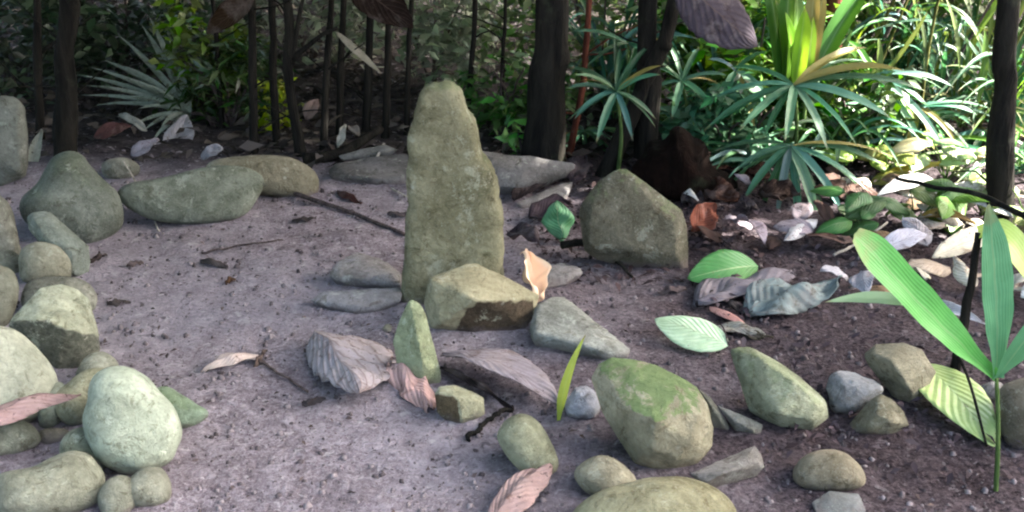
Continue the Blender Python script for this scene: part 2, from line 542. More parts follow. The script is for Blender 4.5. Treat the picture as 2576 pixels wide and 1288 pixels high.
def block(name, label, outline, inner, col, depth=0.06, upright=0.0, amp=0.014, moss=0.0, vb=None, group=None, crisp=0.25, res=42, back=0.12, shrink=0.8, smooth_it=2, cat='stone', face=None):
    """an angular stone: measured outline, ridge points brought forward by their depth, and a back; broken edges kept"""
    SEED[0] += 1
    us = [q[0] for q in outline]; vs = [q[1] for q in outline]
    G = gp(*((sum(us) / len(us)), vb or max(vs)))
    size = max(max(us) - min(us), max(vs) - min(vs)) * pxm(G)
    on, nrm, (uc, vc) = stone_plane(outline, depth, upright, vb, back)
    C = on(uc, vc)
    bm = bmesh.new()
    for q in outline:
        P = on(*q)
        bm.verts.new(P)
        bm.verts.new(C + (P - C) * shrink + nrm * depth)
    for (u, v, d) in inner:
        P = on(u, v)
        bm.verts.new(P + (EYE - P).normalized() * d)
    r = bmesh.ops.convex_hull(bm, input=bm.verts)
    junk = [g for g in r['geom_interior'] if isinstance(g, bmesh.types.BMVert)]
    bmesh.ops.delete(bm, geom=junk, context='VERTS')
    me = bpy.data.meshes.new('tmp'); bm.to_mesh(me); bm.free()
    ob = bpy.data.objects.new('tmp', me); COL.objects.link(ob)
    rm = ob.modifiers.new('r', 'REMESH'); rm.mode = 'VOXEL'; rm.voxel_size = size / res
    if smooth_it:
        sm = ob.modifiers.new('s', 'SMOOTH'); sm.iterations = smooth_it; sm.factor = 0.5
    dg = bpy.context.evaluated_depsgraph_get(); dg.update()
    em = bpy.data.meshes.new_from_object(ob.evaluated_get(dg))
    bm = bmesh.new(); bm.from_mesh(em)
    bpy.data.objects.remove(ob); bpy.data.meshes.remove(me); bpy.data.meshes.remove(em)
    bm.verts.index_update()
    return finish_stone(name, label, bm, size, amp, col, moss, SEED[0] * 3.7, crisp, group, cat, face)

OLV = (0.30, 0.28, 0.175)      # olive tan
GRN = (0.27, 0.31, 0.245)      # grey green
PALE = (0.72, 0.78, 0.64)      # pale stone, bright sky light put into its colour
DGR = (0.155, 0.195, 0.175)     # dark green grey
LIL = (0.36, 0.34, 0.37)       # lilac grey
BLU = (0.37, 0.40, 0.45)       # blue grey
RING = 'stones of the ring round the clearing'

# the standing stone
boulder('standing_stone', 'tall tapering olive standing stone upright in the middle of the clearing',
        [(1066, 218), (1084, 210), (1109, 206), (1133, 208), (1152, 220), (1163, 236), (1170, 262), (1176, 282), (1190, 298), (1200, 333), (1206, 363), (1211, 386), (1230, 407), (1246, 442), (1254, 469), (1259, 504), (1265, 539), (1268, 583), (1268, 627),
         (1266, 670), (1268, 710), (1258, 770), (1150, 788), (1040, 780), (1014, 757), (1011, 714), (1014, 670), (1019, 627), (1021, 583), (1023, 539), (1030, 504), (1025, 460), (1027, 416), (1031, 385), (1027, 363), (1028, 330), (1040, 298), (1046, 267), (1054, 238)],
        (0.315, 0.305, 0.18), depth=0.07, p=5.0, upright=True, amp=0.0045, moss=0.3, n=170, rings=26, crisp=0.55, vb=760, cat='standing stone', jag=4.0)
block('broken_stone', 'cream and brown broken stone block at the foot of the standing stone',
      [(1077, 698), (1115, 694), (1144, 683), (1170, 667), (1199, 663), (1228, 678), (1250, 703), (1309, 716), (1356, 742), (1345, 753), (1340, 800), (1320, 830), (1236, 844), (1140, 837), (1082, 826), (1067, 764)],
      [(1084, 704, .06), (1137, 710, .085), (1170, 740, .12), (1195, 756, .14), (1240, 755, .12), (1290, 753, .085), (1338, 748, .035), (1110, 815, .06), (1160, 815, .03), (1210, 810, .025), (1290, 806, .02)],
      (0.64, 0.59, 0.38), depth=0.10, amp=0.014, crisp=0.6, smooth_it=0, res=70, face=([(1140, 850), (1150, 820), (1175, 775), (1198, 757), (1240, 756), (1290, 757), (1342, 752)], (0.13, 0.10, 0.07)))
block('wedge_stone', 'slim pale green upright wedge stone in front of the broken block',
      [(1027, 756), (1038, 753), (1058, 764), (1071, 786), (1078, 830), (1097, 895), (1109, 939), (1109, 965), (1093, 972), (1060, 966), (1016, 938), (998, 917), (987, 859), (1002, 808)],
      [(1031, 762, .01), (1045, 822, .045), (1055, 866, .06), (1064, 914, .06), (1062, 955, .04)],
      (0.50, 0.60, 0.37), depth=0.05, upright=0.6, amp=0.008, moss=0.15, crisp=0.2, smooth_it=1, res=56)
block('flat_stone', 'smooth flat blue grey slab lying right of the broken block',
      [(1330, 824), (1348, 767), (1383, 749), (1419, 747), (1450, 767), (1476, 793), (1527, 829), (1588, 880), (1583, 897), (1527, 902), (1476, 890), (1424, 862), (1337, 856)],
      [(1352, 775, .03), (1400, 760, .02), (1450, 800, .05), (1540, 870, .045), (1500, 878, .055), (1430, 838, .065), (1345, 838, .055)],
      (0.52, 0.55, 0.53), depth=0.06, amp=0.01, crisp=0.1, smooth_it=2, upright=-0.07)
block('small_stone', 'small stone with brown broken side beside the wedge stone',
      [(1093, 990), (1104, 972), (1140, 968), (1184, 983), (1217, 1001), (1221, 1042), (1184, 1055), (1166, 1074), (1133, 1070), (1100, 1038)],
      [(1106, 990, .03), (1142, 994, .045), (1157, 1010, .05), (1163, 1055, .04), (1205, 1010, .03)],
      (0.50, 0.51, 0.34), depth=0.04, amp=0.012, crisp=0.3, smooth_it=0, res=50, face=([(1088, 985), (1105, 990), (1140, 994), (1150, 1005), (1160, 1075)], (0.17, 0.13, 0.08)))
boulder('egg_stone', 'egg shaped pale olive stone standing on end near the front',
        [(1251, 1097), (1267, 1063), (1291, 1045), (1316, 1040), (1343, 1051), (1367, 1078), (1389, 1118), (1404, 1155), (1401, 1185), (1383, 1202), (1343, 1205), (1316, 1192), (1291, 1168), (1267, 1136)],
        (0.46, 0.48, 0.32), amp=0.008, group=RING, vb=1196)
block('mossy_boulder', 'big olive boulder with bright moss on its top right of the egg shaped stone',
      [(1506, 985), (1484, 950), (1504, 914), (1537, 897), (1592, 902), (1650, 917), (1706, 945), (1752, 974), (1780, 1018), (1796, 1080), (1790, 1125), (1757, 1164), (1701, 1186), (1639, 1190), (1598, 1168), (1557, 1105), (1515, 1034)],
      [(1530, 950, .05), (1600, 940, .055), (1700, 985, .075), (1755, 1040, .07), (1570, 1020, .095), (1650, 1060, .13), (1740, 1110, .075), (1640, 1130, .085), (1700, 1150, .06)],
      (0.50, 0.46, 0.32), depth=0.10, amp=0.012, moss=0.9, crisp=0.35, smooth_it=3, res=56, group=RING)
boulder('round_stone', 'small rounded tan stone touching the big bottom boulder',
        [(1447, 1182), (1486, 1151), (1522, 1146), (1557, 1161), (1598, 1202), (1595, 1235), (1540, 1255), (1490, 1250), (1452, 1215)], (0.46, 0.43, 0.31), amp=0.01, group=RING)
boulder('bottom_boulder', 'smooth tan boulder cut by the bottom edge of the picture',
        [(1440, 1300), (1496, 1248), (1568, 1218), (1650, 1197), (1732, 1200), (1793, 1223), (1834, 1259), (1852, 1300), (1830, 1360), (1650, 1395), (1480, 1370)], (0.46, 0.43, 0.25), amp=0.012, group=RING)
block('triangular_stone', 'brown triangular standing stone behind on the right of the clearing',
      [(1547, 428), (1573, 422), (1598, 447), (1639, 476), (1680, 502), (1716, 527), (1729, 563), (1733, 640), (1733, 705), (1690, 690), (1600, 680), (1500, 655), (1468, 632), (1468, 580), (1455, 543), (1460, 517), (1481, 486), (1506, 456)],
      [(1560, 450, .02), (1490, 520, .05), (1640, 510, .05), (1695, 560, .06), (1700, 640, .055), (1480, 610, .055), (1590, 628, .08), (1500, 625, .06), (1690, 668, .03)],
      (0.135, 0.125, 0.085), depth=0.10, upright=0.85, amp=0.010, moss=0.35, crisp=0.3, smooth_it=1, res=56, vb=680, cat='standing stone')
block('ring_stone', 'pale green slanting stone right of the mossy boulder',
      [(1834, 875), (1885, 870), (1917, 888), (1968, 914), (2009, 944), (2050, 980), (2080, 1008), (2085, 1052), (2045, 1082), (1965, 1082), (1917, 1055), (1885, 1035), (1862, 970), (1846, 920)],
      [(1860, 890, .02), (1920, 905, .05), (2000, 960, .07), (2060, 1015, .05), (1900, 980, .05), (1960, 1040, .08), (2040, 1055, .05)],
      (0.46, 0.50, 0.34), depth=0.06, amp=0.014, moss=0.3, crisp=0.3, group=RING)
block('ring_stone', 'tan slab tilted over a dark hollow left of the yellow green leaf',
      [(2173, 890), (2203, 864), (2275, 860), (2321, 878), (2355, 936), (2335, 975), (2316, 1000), (2285, 1020), (2250, 1005), (2220, 960), (2180, 915)],
      [(2195, 890, .05), (2240, 905, .08), (2275, 955, .08), (2300, 1000, .05), (2310, 900, .03)],
      (0.32, 0.29, 0.20), depth=0.04, amp=0.012, crisp=0.3, group=RING)
block('ring_stone', 'small peaked brown stone in front of the tilted tan slab',
      [(2121, 1085), (2157, 1049), (2183, 1013), (2214, 990), (2244, 1003), (2275, 1033), (2290, 1070), (2244, 1098), (2162, 1100)],
      [(2214, 1000, .01), (2205, 1040, .05), (2240, 1060, .06), (2180, 1085, .05)], (0.27, 0.25, 0.17), depth=0.05, amp=0.016, crisp=0.3, group=RING)
boulder('ring_stone', 'low tan stone half buried in dark soil near the bottom right',
        [(1993, 1190), (2019, 1151), (2070, 1131), (2111, 1133), (2147, 1156), (2175, 1195), (2165, 1225), (2080, 1240), (2010, 1225)], (0.42, 0.36, 0.26), amp=0.012, group=RING)
block('ring_stone', 'flat lilac grey slab right of the bottom boulder',
      [(1732, 1190), (1819, 1156), (1900, 1118), (1916, 1141), (1923, 1175), (1834, 1203), (1773, 1218)],
      [(1790, 1180, .02), (1880, 1145, .03), (1905, 1165, .03), (1820, 1190, .04)], (0.28, 0.26, 0.265), depth=0.03, amp=0.012, group=RING, upright=-0.05)
boulder('ring_stone', 'brown boulder at the right edge behind the plant stalk',
        [(2512, 985), (2540, 960), (2600, 950), (2650, 990), (2650, 1100), (2590, 1135), (2535, 1120), (2512, 1050)], (0.30, 0.25, 0.19), amp=0.016, group=RING, crisp=0.2)
boulder('ring_stone', 'small violet grey stone left of the brown right edge boulder',
        [(2452, 990), (2480, 964), (2515, 962), (2530, 985), (2515, 1012), (2475, 1015)], LIL, amp=0.02, group=RING)
boulder('small_stone', 'small bluish stone chip left of the tilted tan slab',
        [(2083, 960), (2106, 936), (2157, 944), (2203, 965), (2216, 985), (2162, 1032), (2111, 1043), (2088, 1020)], (0.42, 0.44, 0.50), amp=0.05, crisp=0.5, p=3)
boulder('small_stone', 'small speckled bluish white stone left of the mossy boulder',
        [(1425, 1023), (1433, 996), (1450, 974), (1474, 970), (1499, 984), (1509, 1022), (1493, 1050), (1459, 1056), (1432, 1044)], (0.58, 0.60, 0.72), amp=0.06, crisp=0.5, p=2.6)
block('stone_shard', 'narrow grey shard leaning on the right flank of the mossy boulder',
      [(1757, 977), (1788, 998), (1834, 1069), (1842, 1092), (1793, 1080), (1775, 1030)], [(1790, 1020, .03), (1825, 1075, .02)], (0.32, 0.31, 0.25), depth=0.03)
block('stone_shard', 'flat light grey shard between the mossy boulder and the slanting stone',
      [(1803, 1018), (1839, 1039), (1880, 1049), (1921, 1069), (1911, 1104), (1849, 1086)], [(1850, 1060, .02), (1890, 1080, .025)], (0.42, 0.42, 0.40), depth=0.02)
block('flat_stone', 'blue grey flat stone at the bottom edge below the half buried stone',
      [(2040, 1262), (2086, 1233), (2162, 1243), (2180, 1285), (2120, 1320), (2060, 1310)], [(2090, 1255, .02), (2150, 1270, .025)], (0.30, 0.33, 0.38), depth=0.03, upright=-0.02)
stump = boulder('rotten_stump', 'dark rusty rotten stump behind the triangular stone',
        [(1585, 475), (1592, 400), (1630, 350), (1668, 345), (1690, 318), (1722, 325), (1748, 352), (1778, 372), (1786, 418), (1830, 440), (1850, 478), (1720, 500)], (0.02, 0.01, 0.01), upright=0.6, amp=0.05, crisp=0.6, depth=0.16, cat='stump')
stump.data.materials[0] = M_ROT  # near-black wood also stands in for the deep shade under the plants
# left arc of the ring
boulder('large_boulder', 'largest dark green grey boulder on the left of the ring',
        [(54, 500), (92, 461), (130, 398), (169, 380), (205, 389), (228, 417), (266, 456), (297, 486), (309, 527), (304, 570), (262, 605), (225, 620), (180, 612), (130, 590), (80, 570), (52, 535)],
        DGR, p=2.9, amp=0.010, group=RING, crisp=0.3, moss=0.1, depth=0.17, vb=605)
boulder('long_stone', 'long low grey green stone right of the largest left boulder',
        [(297, 480), (333, 458), (410, 445), (486, 425), (553, 414), (614, 418), (650, 433), (666, 456), (650, 500), (618, 538), (563, 556), (486, 562), (410, 558), (348, 540), (305, 510)],
        (0.235, 0.285, 0.235), p=3.6, amp=0.010, group=RING, crisp=0.35, depth=0.10)
boulder('ring_stone', 'flat brown grey stone behind the long low stone',
        [(520, 415), (560, 396), (620, 391), (690, 390), (745, 398), (790, 428), (802, 468), (785, 498), (730, 500), (660, 490), (560, 480), (515, 450)], (0.27, 0.25, 0.175), p=2.6, amp=0.014, group=RING, depth=0.09)
block('leaning_stone', 'grey slab leaning on the largest left boulder',
      [(66, 547), (79, 535), (109, 529), (128, 534), (224, 619), (229, 659), (222, 700), (194, 702), (158, 670), (102, 615), (72, 578)],
      [(85, 550, .05), (120, 545, .05), (210, 622, .05), (182, 640, .075), (186, 690, .05), (110, 595, .06)], (0.25, 0.31, 0.28), depth=0.04, amp=0.006, crisp=0.1, group=RING)
boulder('round_stone', 'round pale stone in front of the leaning grey slab',
        [(49, 640), (63, 619), (95, 609), (132, 611), (158, 623), (178, 646), (185, 674), (176, 700), (158, 714), (99, 716), (56, 706), (47, 674)], (0.42, 0.42, 0.33), amp=0.016, group=RING, crisp=0.15)
boulder('ring_stone', 'grey stone at the left edge beside the leaning slab',
        [(-70, 490), (-20, 484), (10, 500), (28, 526), (38, 556), (50, 613), (48, 645), (0, 655), (-70, 650)], (0.31, 0.32, 0.28), amp=0.018, group=RING, p=3)
block('tall_stone', 'tall dark slab at the left edge behind the ring',
      [(-60, 245), (10, 236), (40, 243), (57, 263), (66, 333), (66, 448), (0, 470), (-60, 470)], [(0, 260, .03), (45, 280, .03), (50, 430, .05), (-30, 400, .06)],
      (0.20, 0.22, 0.20), depth=0.08, upright=0.9, amp=0.012, crisp=0.2, group=RING)
boulder('ring_stone', 'pale stone at the left edge below the round pale stone',
        [(-50, 668), (0, 668), (30, 682), (45, 715), (40, 772), (15, 820), (-50, 826)], (0.40, 0.42, 0.34), amp=0.016, group=RING)
boulder('ring_stone', 'low grey stone tucked behind the two toned angular stone',
        [(55, 735), (75, 705), (140, 695), (200, 700), (235, 722), (246, 762), (220, 790), (120, 795), (60, 775)], (0.33, 0.34, 0.29), amp=0.016, group=RING)
block('angular_stone', 'two toned angular stone with pale top and dark front on the left',
      [(20, 822), (31, 798), (97, 757), (102, 724), (154, 713), (195, 726), (225, 752), (246, 824), (254, 878), (225, 928), (195, 942), (154, 937), (113, 900), (51, 840)],
      [(35, 812, .03), (92, 806, .075), (128, 810, .09), (164, 828, .10), (205, 838, .09), (232, 836, .05), (150, 900, .035), (215, 900, .02)],
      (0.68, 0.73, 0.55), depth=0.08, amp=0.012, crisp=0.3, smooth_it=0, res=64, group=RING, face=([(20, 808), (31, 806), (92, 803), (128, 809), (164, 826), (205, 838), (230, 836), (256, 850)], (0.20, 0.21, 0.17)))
boulder('pale_boulder', 'big pale rounded boulder at the left edge of the picture',
        [(-80, 820), (-30, 815), (10, 822), (36, 829), (70, 852), (113, 897), (138, 936), (147, 977), (135, 1012), (102, 1047), (60, 1072), (0, 1078), (-80, 1070)], PALE, amp=0.012, group=RING)
boulder('ring_stone', 'yellowish stone touching the lumpy whitish boulder',
        [(133, 1000), (165, 967), (205, 936), (246, 926), (275, 936), (280, 985), (255, 1040), (210, 1070), (169, 1070), (143, 1045)], (0.42, 0.43, 0.29), amp=0.016, group=RING)
boulder('lumpy_boulder', 'lumpy whitish green boulder at the lower left',
        [(222, 1000), (236, 948), (276, 926), (330, 930), (372, 954), (402, 990), (434, 1022), (456, 1056), (462, 1092), (452, 1128), (430, 1164), (384, 1188), (333, 1195), (284, 1184), (242, 1152), (218, 1100), (212, 1048)],
        (0.66, 0.78, 0.63), amp=0.03, group=RING, crisp=0.1, depth=0.13)  # bright sky light at the lower left put into this pale colour
boulder('ring_stone', 'small green stone on the right of the lumpy whitish boulder',
        [(379, 1000), (389, 979), (425, 975), (461, 996), (492, 1016), (522, 1034), (514, 1058), (465, 1082), (430, 1070), (395, 1045)], (0.32, 0.48, 0.36), amp=0.02, group=RING, moss=0.3)
boulder('ring_stone', 'pale stone under the pink leaf at the left edge',
        [(-50, 1066), (0, 1060), (51, 1057), (87, 1074), (104, 1110), (60, 1140), (0, 1150), (-50, 1145)], (0.40, 0.43, 0.34), amp=0.014, group=RING)
boulder('small_stone', 'small dark stone in the gap beneath the yellowish stone',
        [(100, 1085), (135, 1076), (171, 1083), (181, 1105), (156, 1120), (107, 1116)], (0.2, 0.18, 0.14), amp=0.02)
boulder('ring_stone', 'broad grey stone in the bottom left corner below the pink leaf',
        [(-10, 1200), (77, 1175), (128, 1151), (179, 1133), (220, 1140), (246, 1165), (263, 1197), (262, 1250), (200, 1290), (80, 1310), (-10, 1290)], (0.36, 0.39, 0.31), amp=0.014, group=RING)
boulder('ring_stone', 'small grey stone below the lumpy whitish boulder',
        [(313, 1225), (348, 1184), (379, 1174), (410, 1182), (430, 1220), (424, 1262), (370, 1280), (325, 1265)], (0.34, 0.36, 0.29), amp=0.018, group=RING)
boulder('ring_stone', 'mint grey stone wedged under the lumpy whitish boulder',
        [(150, 1120), (175, 1085), (215, 1075), (255, 1100), (275, 1150), (262, 1190), (215, 1200), (165, 1170)], (0.44, 0.50, 0.40), amp=0.014, group=RING)
boulder('ring_stone', 'narrow mint stone between the pale boulder and the yellowish stone',
        [(95, 1030), (120, 985), (150, 960), (172, 985), (165, 1030), (140, 1075), (105, 1080)], (0.50, 0.56, 0.45), amp=0.014, group=RING)
boulder('ring_stone', 'grey stone filling the gap above the lumpy whitish boulder',
        [(190, 945), (215, 900), (255, 885), (290, 905), (300, 945), (270, 975), (220, 980)], (0.38, 0.41, 0.34), amp=0.016, group=RING)
boulder('ring_stone', 'small stone at the bottom edge left of the swept soil',
        [(245, 1255), (262, 1215), (300, 1195), (335, 1210), (345, 1255), (320, 1300), (265, 1305)], (0.36, 0.39, 0.32), amp=0.016, group=RING)
boulder('ring_stone', 'flat grey stone wedged between the two left edge stones',
        [(-30, 640), (10, 628), (48, 640), (60, 668), (40, 690), (-10, 690), (-40, 670)], (0.34, 0.36, 0.30), amp=0.014, group=RING)
# stones at the back of the clearing
boulder('small_stone', 'small pale stone between the largest left boulder and the undergrowth',
        [(258, 415), (280, 400), (318, 398), (348, 415), (345, 440), (305, 452), (265, 445)], (0.30, 0.31, 0.27), amp=0.03)
block('flat_stone', 'flat lilac slab left of the standing stone at the back',
      [(822, 428), (845, 410), (907, 404), (958, 394), (1014, 383), (1045, 395), (1050, 450), (990, 462), (927, 456), (830, 446)],
      [(850, 425, .03), (960, 410, .04), (1010, 400, .03), (930, 445, .06), (1030, 440, .05)], (0.15, 0.14, 0.16), depth=0.10, amp=0.02, crisp=0.5, upright=-0.07)
block('flat_stone', 'thin slab resting on the flat lilac slab at the back',
      [(850, 392), (907, 376), (968, 364), (1000, 376), (985, 392), (948, 400), (860, 404)], [(900, 390, .02), (960, 382, .03)], (0.26, 0.25, 0.26), depth=0.05, vb=425)
block('flat_stone', 'broad mauve slab behind the right shoulder of the standing stone',
      [(1195, 380), (1250, 384), (1281, 389), (1327, 404), (1373, 418), (1445, 408), (1452, 418), (1429, 447), (1373, 468), (1301, 490), (1235, 495), (1195, 480)],
      [(1240, 410, .04), (1320, 430, .06), (1420, 425, .03), (1300, 470, .08), (1230, 470, .07)], (0.20, 0.19, 0.215), depth=0.10, amp=0.02, crisp=0.6)
block('flat_stone', 'thin layered slab under the broad mauve slab at the back',
      [(1296, 510), (1358, 484), (1414, 461), (1443, 455), (1434, 480), (1373, 512), (1312, 524)], [(1360, 500, .03), (1410, 478, .025)], (0.29, 0.27, 0.30), depth=0.06, upright=-0.07)
block('flat_stone', 'lilac flat stone against the left foot of the standing stone',
      [(825, 692), (850, 655), (900, 634), (960, 650), (1012, 690), (1008, 718), (930, 717), (860, 710)],
      [(865, 670, .02), (910, 650, .02), (980, 690, .05), (900, 700, .045)], (0.50, 0.46, 0.50), depth=0.04, amp=0.02, crisp=0.5, upright=-0.07)
block('flat_stone', 'bluish flat stone with a white end left of the wedge stone',
      [(779, 755), (809, 734), (907, 726), (1012, 724), (1012, 756), (948, 779), (896, 786), (835, 768)],
      [(815, 748, .015), (920, 738, .03), (990, 740, .03), (900, 768, .04)], (0.52, 0.51, 0.58), depth=0.03, amp=0.016, crisp=0.4, upright=-0.05)
block('small_stone', 'small flat lilac stone in front of the triangular stone',
      [(1355, 697), (1373, 670), (1409, 658), (1460, 672), (1468, 686), (1424, 714), (1373, 724)], [(1390, 685, .03), (1440, 685, .03)], (0.33, 0.31, 0.34), depth=0.03, amp=0.02, crisp=0.4, upright=-0.05)
boulder('pebble', 'tiny whitish pebble left of the wedge stone', [(962, 830), (970, 816), (984, 818), (988, 832), (976, 842)], (0.62, 0.62, 0.48), amp=0.03)
boulder('small_stone', 'dark rounded stone at the foot of the standing stone',
        [(1014, 690), (1026, 664), (1052, 655), (1078, 680), (1084, 730), (1068, 762), (1030, 766), (1014, 740)], (0.23, 0.20, 0.16), amp=0.03, depth=0.05, vb=766)

# ------------------------------------------------------------------ leaves, blades, sticks
def leaf(name, label, B, T, wl, wr, col, mat=None, fold=0.0, arch=0.0, curl=0.0, crumple=0.0, veins=0.0, nv=9, up=Vector((0, 0, 1)), prof=0.8, n=22, m=12,
         stem=None, group=None, cat='leaf', thick=0.0012, sideways=0.0, tipdrop=0.0, seed=0):
    """one leaf blade from base B to tip T, half widths wl / wr, tented by fold, arched, curled, with raised lateral veins"""
    mat = mat or M_DRY
    A = T - B
    L = A.length
    a = A.normalized()
    l = a.cross(up).normalized()         # towards the right-hand side
    nn = l.cross(a).normalized()
    V = []; UV = []
    for i in range(n + 1):
        s = i / n
        w = max(0.02, (math.sin(math.pi * min(1, s ** prof)) ** 0.75)) if 0 < s < 1 else 0.02
        for j in range(m + 1):
            t = 2 * j / m - 1
            ww = wr if t > 0 else wl
            rag = 1 + (0.10 * noise.noise((s * 7 + seed, 3.3 * (t > 0), 1.7)) + 0.10 * noise.noise((s * 19, seed + 5.0 * (t > 0), 6.1))) * abs(t) ** 3 * (1.0 if mat is M_DRY else 0.4)
            x = t * ww * w * rag
            h = -fold * abs(t) ** 1.2 * w + arch * 4 * s * (1 - s) + curl * (abs(t) ** 2.2) * w - tipdrop * s * s
            if veins: h += veins * math.sin(2 * math.pi * nv * s - abs(t) * 5.0) * min(1, abs(t) * 4) * w
            if crumple:
                h += crumple * noise.noise((s * 4 + seed, t * 1.6, seed * 1.3))
                x += crumple * 0.6 * noise.noise((s * 4, t * 1.6 + seed, 4.4))
            V.append(B + a * (L * s) + l * (x + sideways * math.sin(math.pi * s)) + nn * h)
            UV.append((0.5 + t * 0.5, s))
    k = m + 1
    F = [(i * k + j, i * k + j + 1, (i + 1) * k + j + 1, (i + 1) * k + j) for i in range(n) for j in range(m)]
    o = mesh_obj(name, [tuple(v) for v in V], F, mat, origin=tuple(B), uvs=UV, col=col)
    md = o.modifiers.new('thickness', 'SOLIDIFY'); md.thickness = thick; md.offset = 0
    if label: tag(o, label, cat, group)
    if stem is not None:
        tube('leaf_stalk', [B] + stem, 0.0022, 0.0016, M_TWIG, parent=o)
    return o

def tube(name, pts, r0, r1, mat, parent=None, seg=8, sub=5, wob=0.0, seed=0.0, label=None, cat=None, group=None, col=None, flare=0.0, knots=0):
    P = [Vector(p) for p in pts]
    Q = []
    if len(P) > 2:
        for i in range(len(P) - 1):
            p0 = P[max(0, i - 1)]; p1 = P[i]; p2 = P[i + 1]; p3 = P[min(len(P) - 1, i + 2)]
            for k in range(sub):
                t = k / sub
                Q.append(0.5 * ((2 * p1) + (p2 - p0) * t + (2 * p0 - 5 * p1 + 4 * p2 - p3) * t * t + (3 * p1 - p0 - 3 * p2 + p3) * t ** 3))
        Q.append(P[-1])
    else:
        N_ = sub * 2
        Q = [P[0].lerp(P[1], k / N_) for k in range(N_ + 1)]
    V = []; F = []
    ref = Vector((0.31, 0.77, 0.55))
    for i, q in enumerate(Q):
        t = i / (len(Q) - 1)
        d = (Q[min(i + 1, len(Q) - 1)] - Q[max(i - 1, 0)]).normalized()
        x = d.cross(ref).normalized(); y = d.cross(x)
        r = r0 + (r1 - r0) * t
        r *= 1 + flare * max(0, 1 - t * len(Q) / 4) ** 2
        off = Vector((0, 0, 0))
        if wob:
            off = (x * noise.noise((t * 7 + seed, seed, 0)) + y * noise.noise((t * 7, seed, 5))) * wob
        for k in range(seg):
            a = 2 * math.pi * k / seg
            rr = r * (1 + (0.22 if wob else 0.1) * noise.noise((math.cos(a) * 1.3 + seed, math.sin(a) * 1.3, t * 9)))
            V.append(q + off + (x * math.cos(a) + y * math.sin(a)) * rr)
    for i in range(len(Q) - 1):
        for k in range(seg):
            F.append((i * seg + k, i * seg + (k + 1) % seg, (i + 1) * seg + (k + 1) % seg, (i + 1) * seg + k))
    F.append(tuple(range(seg - 1, -1, -1)))
    F.append(tuple((len(Q) - 1) * seg + k for k in range(seg)))
    o = mesh_obj(name, [tuple(v) for v in V], F, mat, parent=parent, origin=tuple(P[0]) if parent is None else None, col=col)
    if label: tag(o, label, cat, group)
    return o

def blade(name, pts, width, col, parent, mat=None, n=20, fold=0.25, prof=(0.25, 0.6), tip=0.03, up=None, wave=0.0):
    """a strap leaf along a bezier of three points, V-folded"""
    mat = mat or M_BLADE
    p0, p1, p2 = [Vector(p) for p in pts]
    V = []; UV = []
    up = up or Vector((0, -0.45, 0.9))
    for i in range(n + 1):
        s = i / n
        q = p0 * (1 - s) ** 2 + p1 * 2 * s * (1 - s) + p2 * s * s
        d = ((p1 - p0) * (1 - s) + (p2 - p1) * s).normalized()
        l = d.cross(up)
        if l.length < 1e-3: l = d.cross(Vector((1, 0, 0)))
        l.normalize()
        nn = l.cross(d).normalized()
        if s < prof[0]: w = 0.35 + 0.65 * smooth(0, prof[0], s)
        elif s > prof[1]: w = tip + (1 - tip) * (1 - ((s - prof[1]) / (1 - prof[1])) ** 1.6)
        else: w = 1.0
        for j in range(5):
            t = j / 2 - 1
            V.append(q + l * (t * w * width) + nn * (abs(t) * fold * width * w + (0.0015 + wave) * noise.noise((s * 6, t * 2.5, p2.x))))
            UV.append((0.5 + t * 0.5, s))
    F = [(i * 5 + j, i * 5 + j + 1, (i + 1) * 5 + j + 1, (i + 1) * 5 + j) for i in range(n) for j in range(4)]
    return mesh_obj(name, [tuple(v) for v in V], F, mat, parent=parent, uvs=UV, col=col)

def lift(P, h):
    return Vector((P.x, P.y, P.z + h))

def G(u, v, h=0.0):
    p = gp(u, v)
    p = gp(u, v, gz(p.x, p.y))
    return Vector((p.x, p.y, p.z + h))

# big fallen leaves in the clearing
leaf('dry_leaf', 'large grey mauve dry leaf with strong parallel veins on the soil', G(795, 868, .05), G(905, 1040, .06), 0.17, 0.06, (0.33, 0.30, 0.33), mat=M_RIB, fold=0.065, arch=0.03, veins=0.010, nv=7, crumple=0.012, seed=3, prof=0.85)
leaf('dry_leaf', 'crumpled pink dry leaf right of the large veined leaf', G(985, 925, .03), G(1085, 1040, .012), 0.045, 0.045, (0.46, 0.31, 0.30), fold=0.02, arch=0.02, crumple=0.03, seed=5)
leaf('dry_leaf', 'small pale pink dry leaf arched on the bare soil at centre left', G(655, 905, .012), G(505, 938, .004), 0.03, 0.035, (0.55, 0.46, 0.43), fold=0.012, arch=0.026, crumple=0.01, seed=8)
leaf('dry_leaf', 'long pinkish brown leaf over the stones at the left edge', G(-60, 1190, .12), G(222, 1092, .11), 0.05, 0.045, (0.36, 0.25, 0.25), fold=0.02, arch=0.03, seed=9, crumple=0.01)
leaf('dry_leaf', 'pink dry leaf pointing up in front of the egg shaped stone', G(1235, 1330, .02), G(1385, 1195, .035), 0.042, 0.045, (0.36, 0.255, 0.245), fold=0.02, arch=0.02, crumple=0.014, seed=12)
leaf('dry_leaf', 'broad lilac grey dry leaf with a lifted edge by the egg shaped stone', G(1112, 920, .035), G(1402, 1040, .025), 0.12, 0.06, (0.235, 0.215, 0.25), fold=-0.004, arch=0.04, crumple=0.014, seed=14, up=Vector((0.05, 0.22, 0.95)))
leaf('fresh_leaf', 'upright green leaf between the mauve slab and the triangular stone', G(1412, 616, .01), at(1402, 505, G(1412, 616).y + 0.06), 0.062, 0.058, (0.13, 0.36, 0.19), M_FRESH, fold=0.012, curl=-0.008, crumple=0.02, prof=1.25, up=Vector((0, -1, 0.35)), veins=0.001, seed=2)
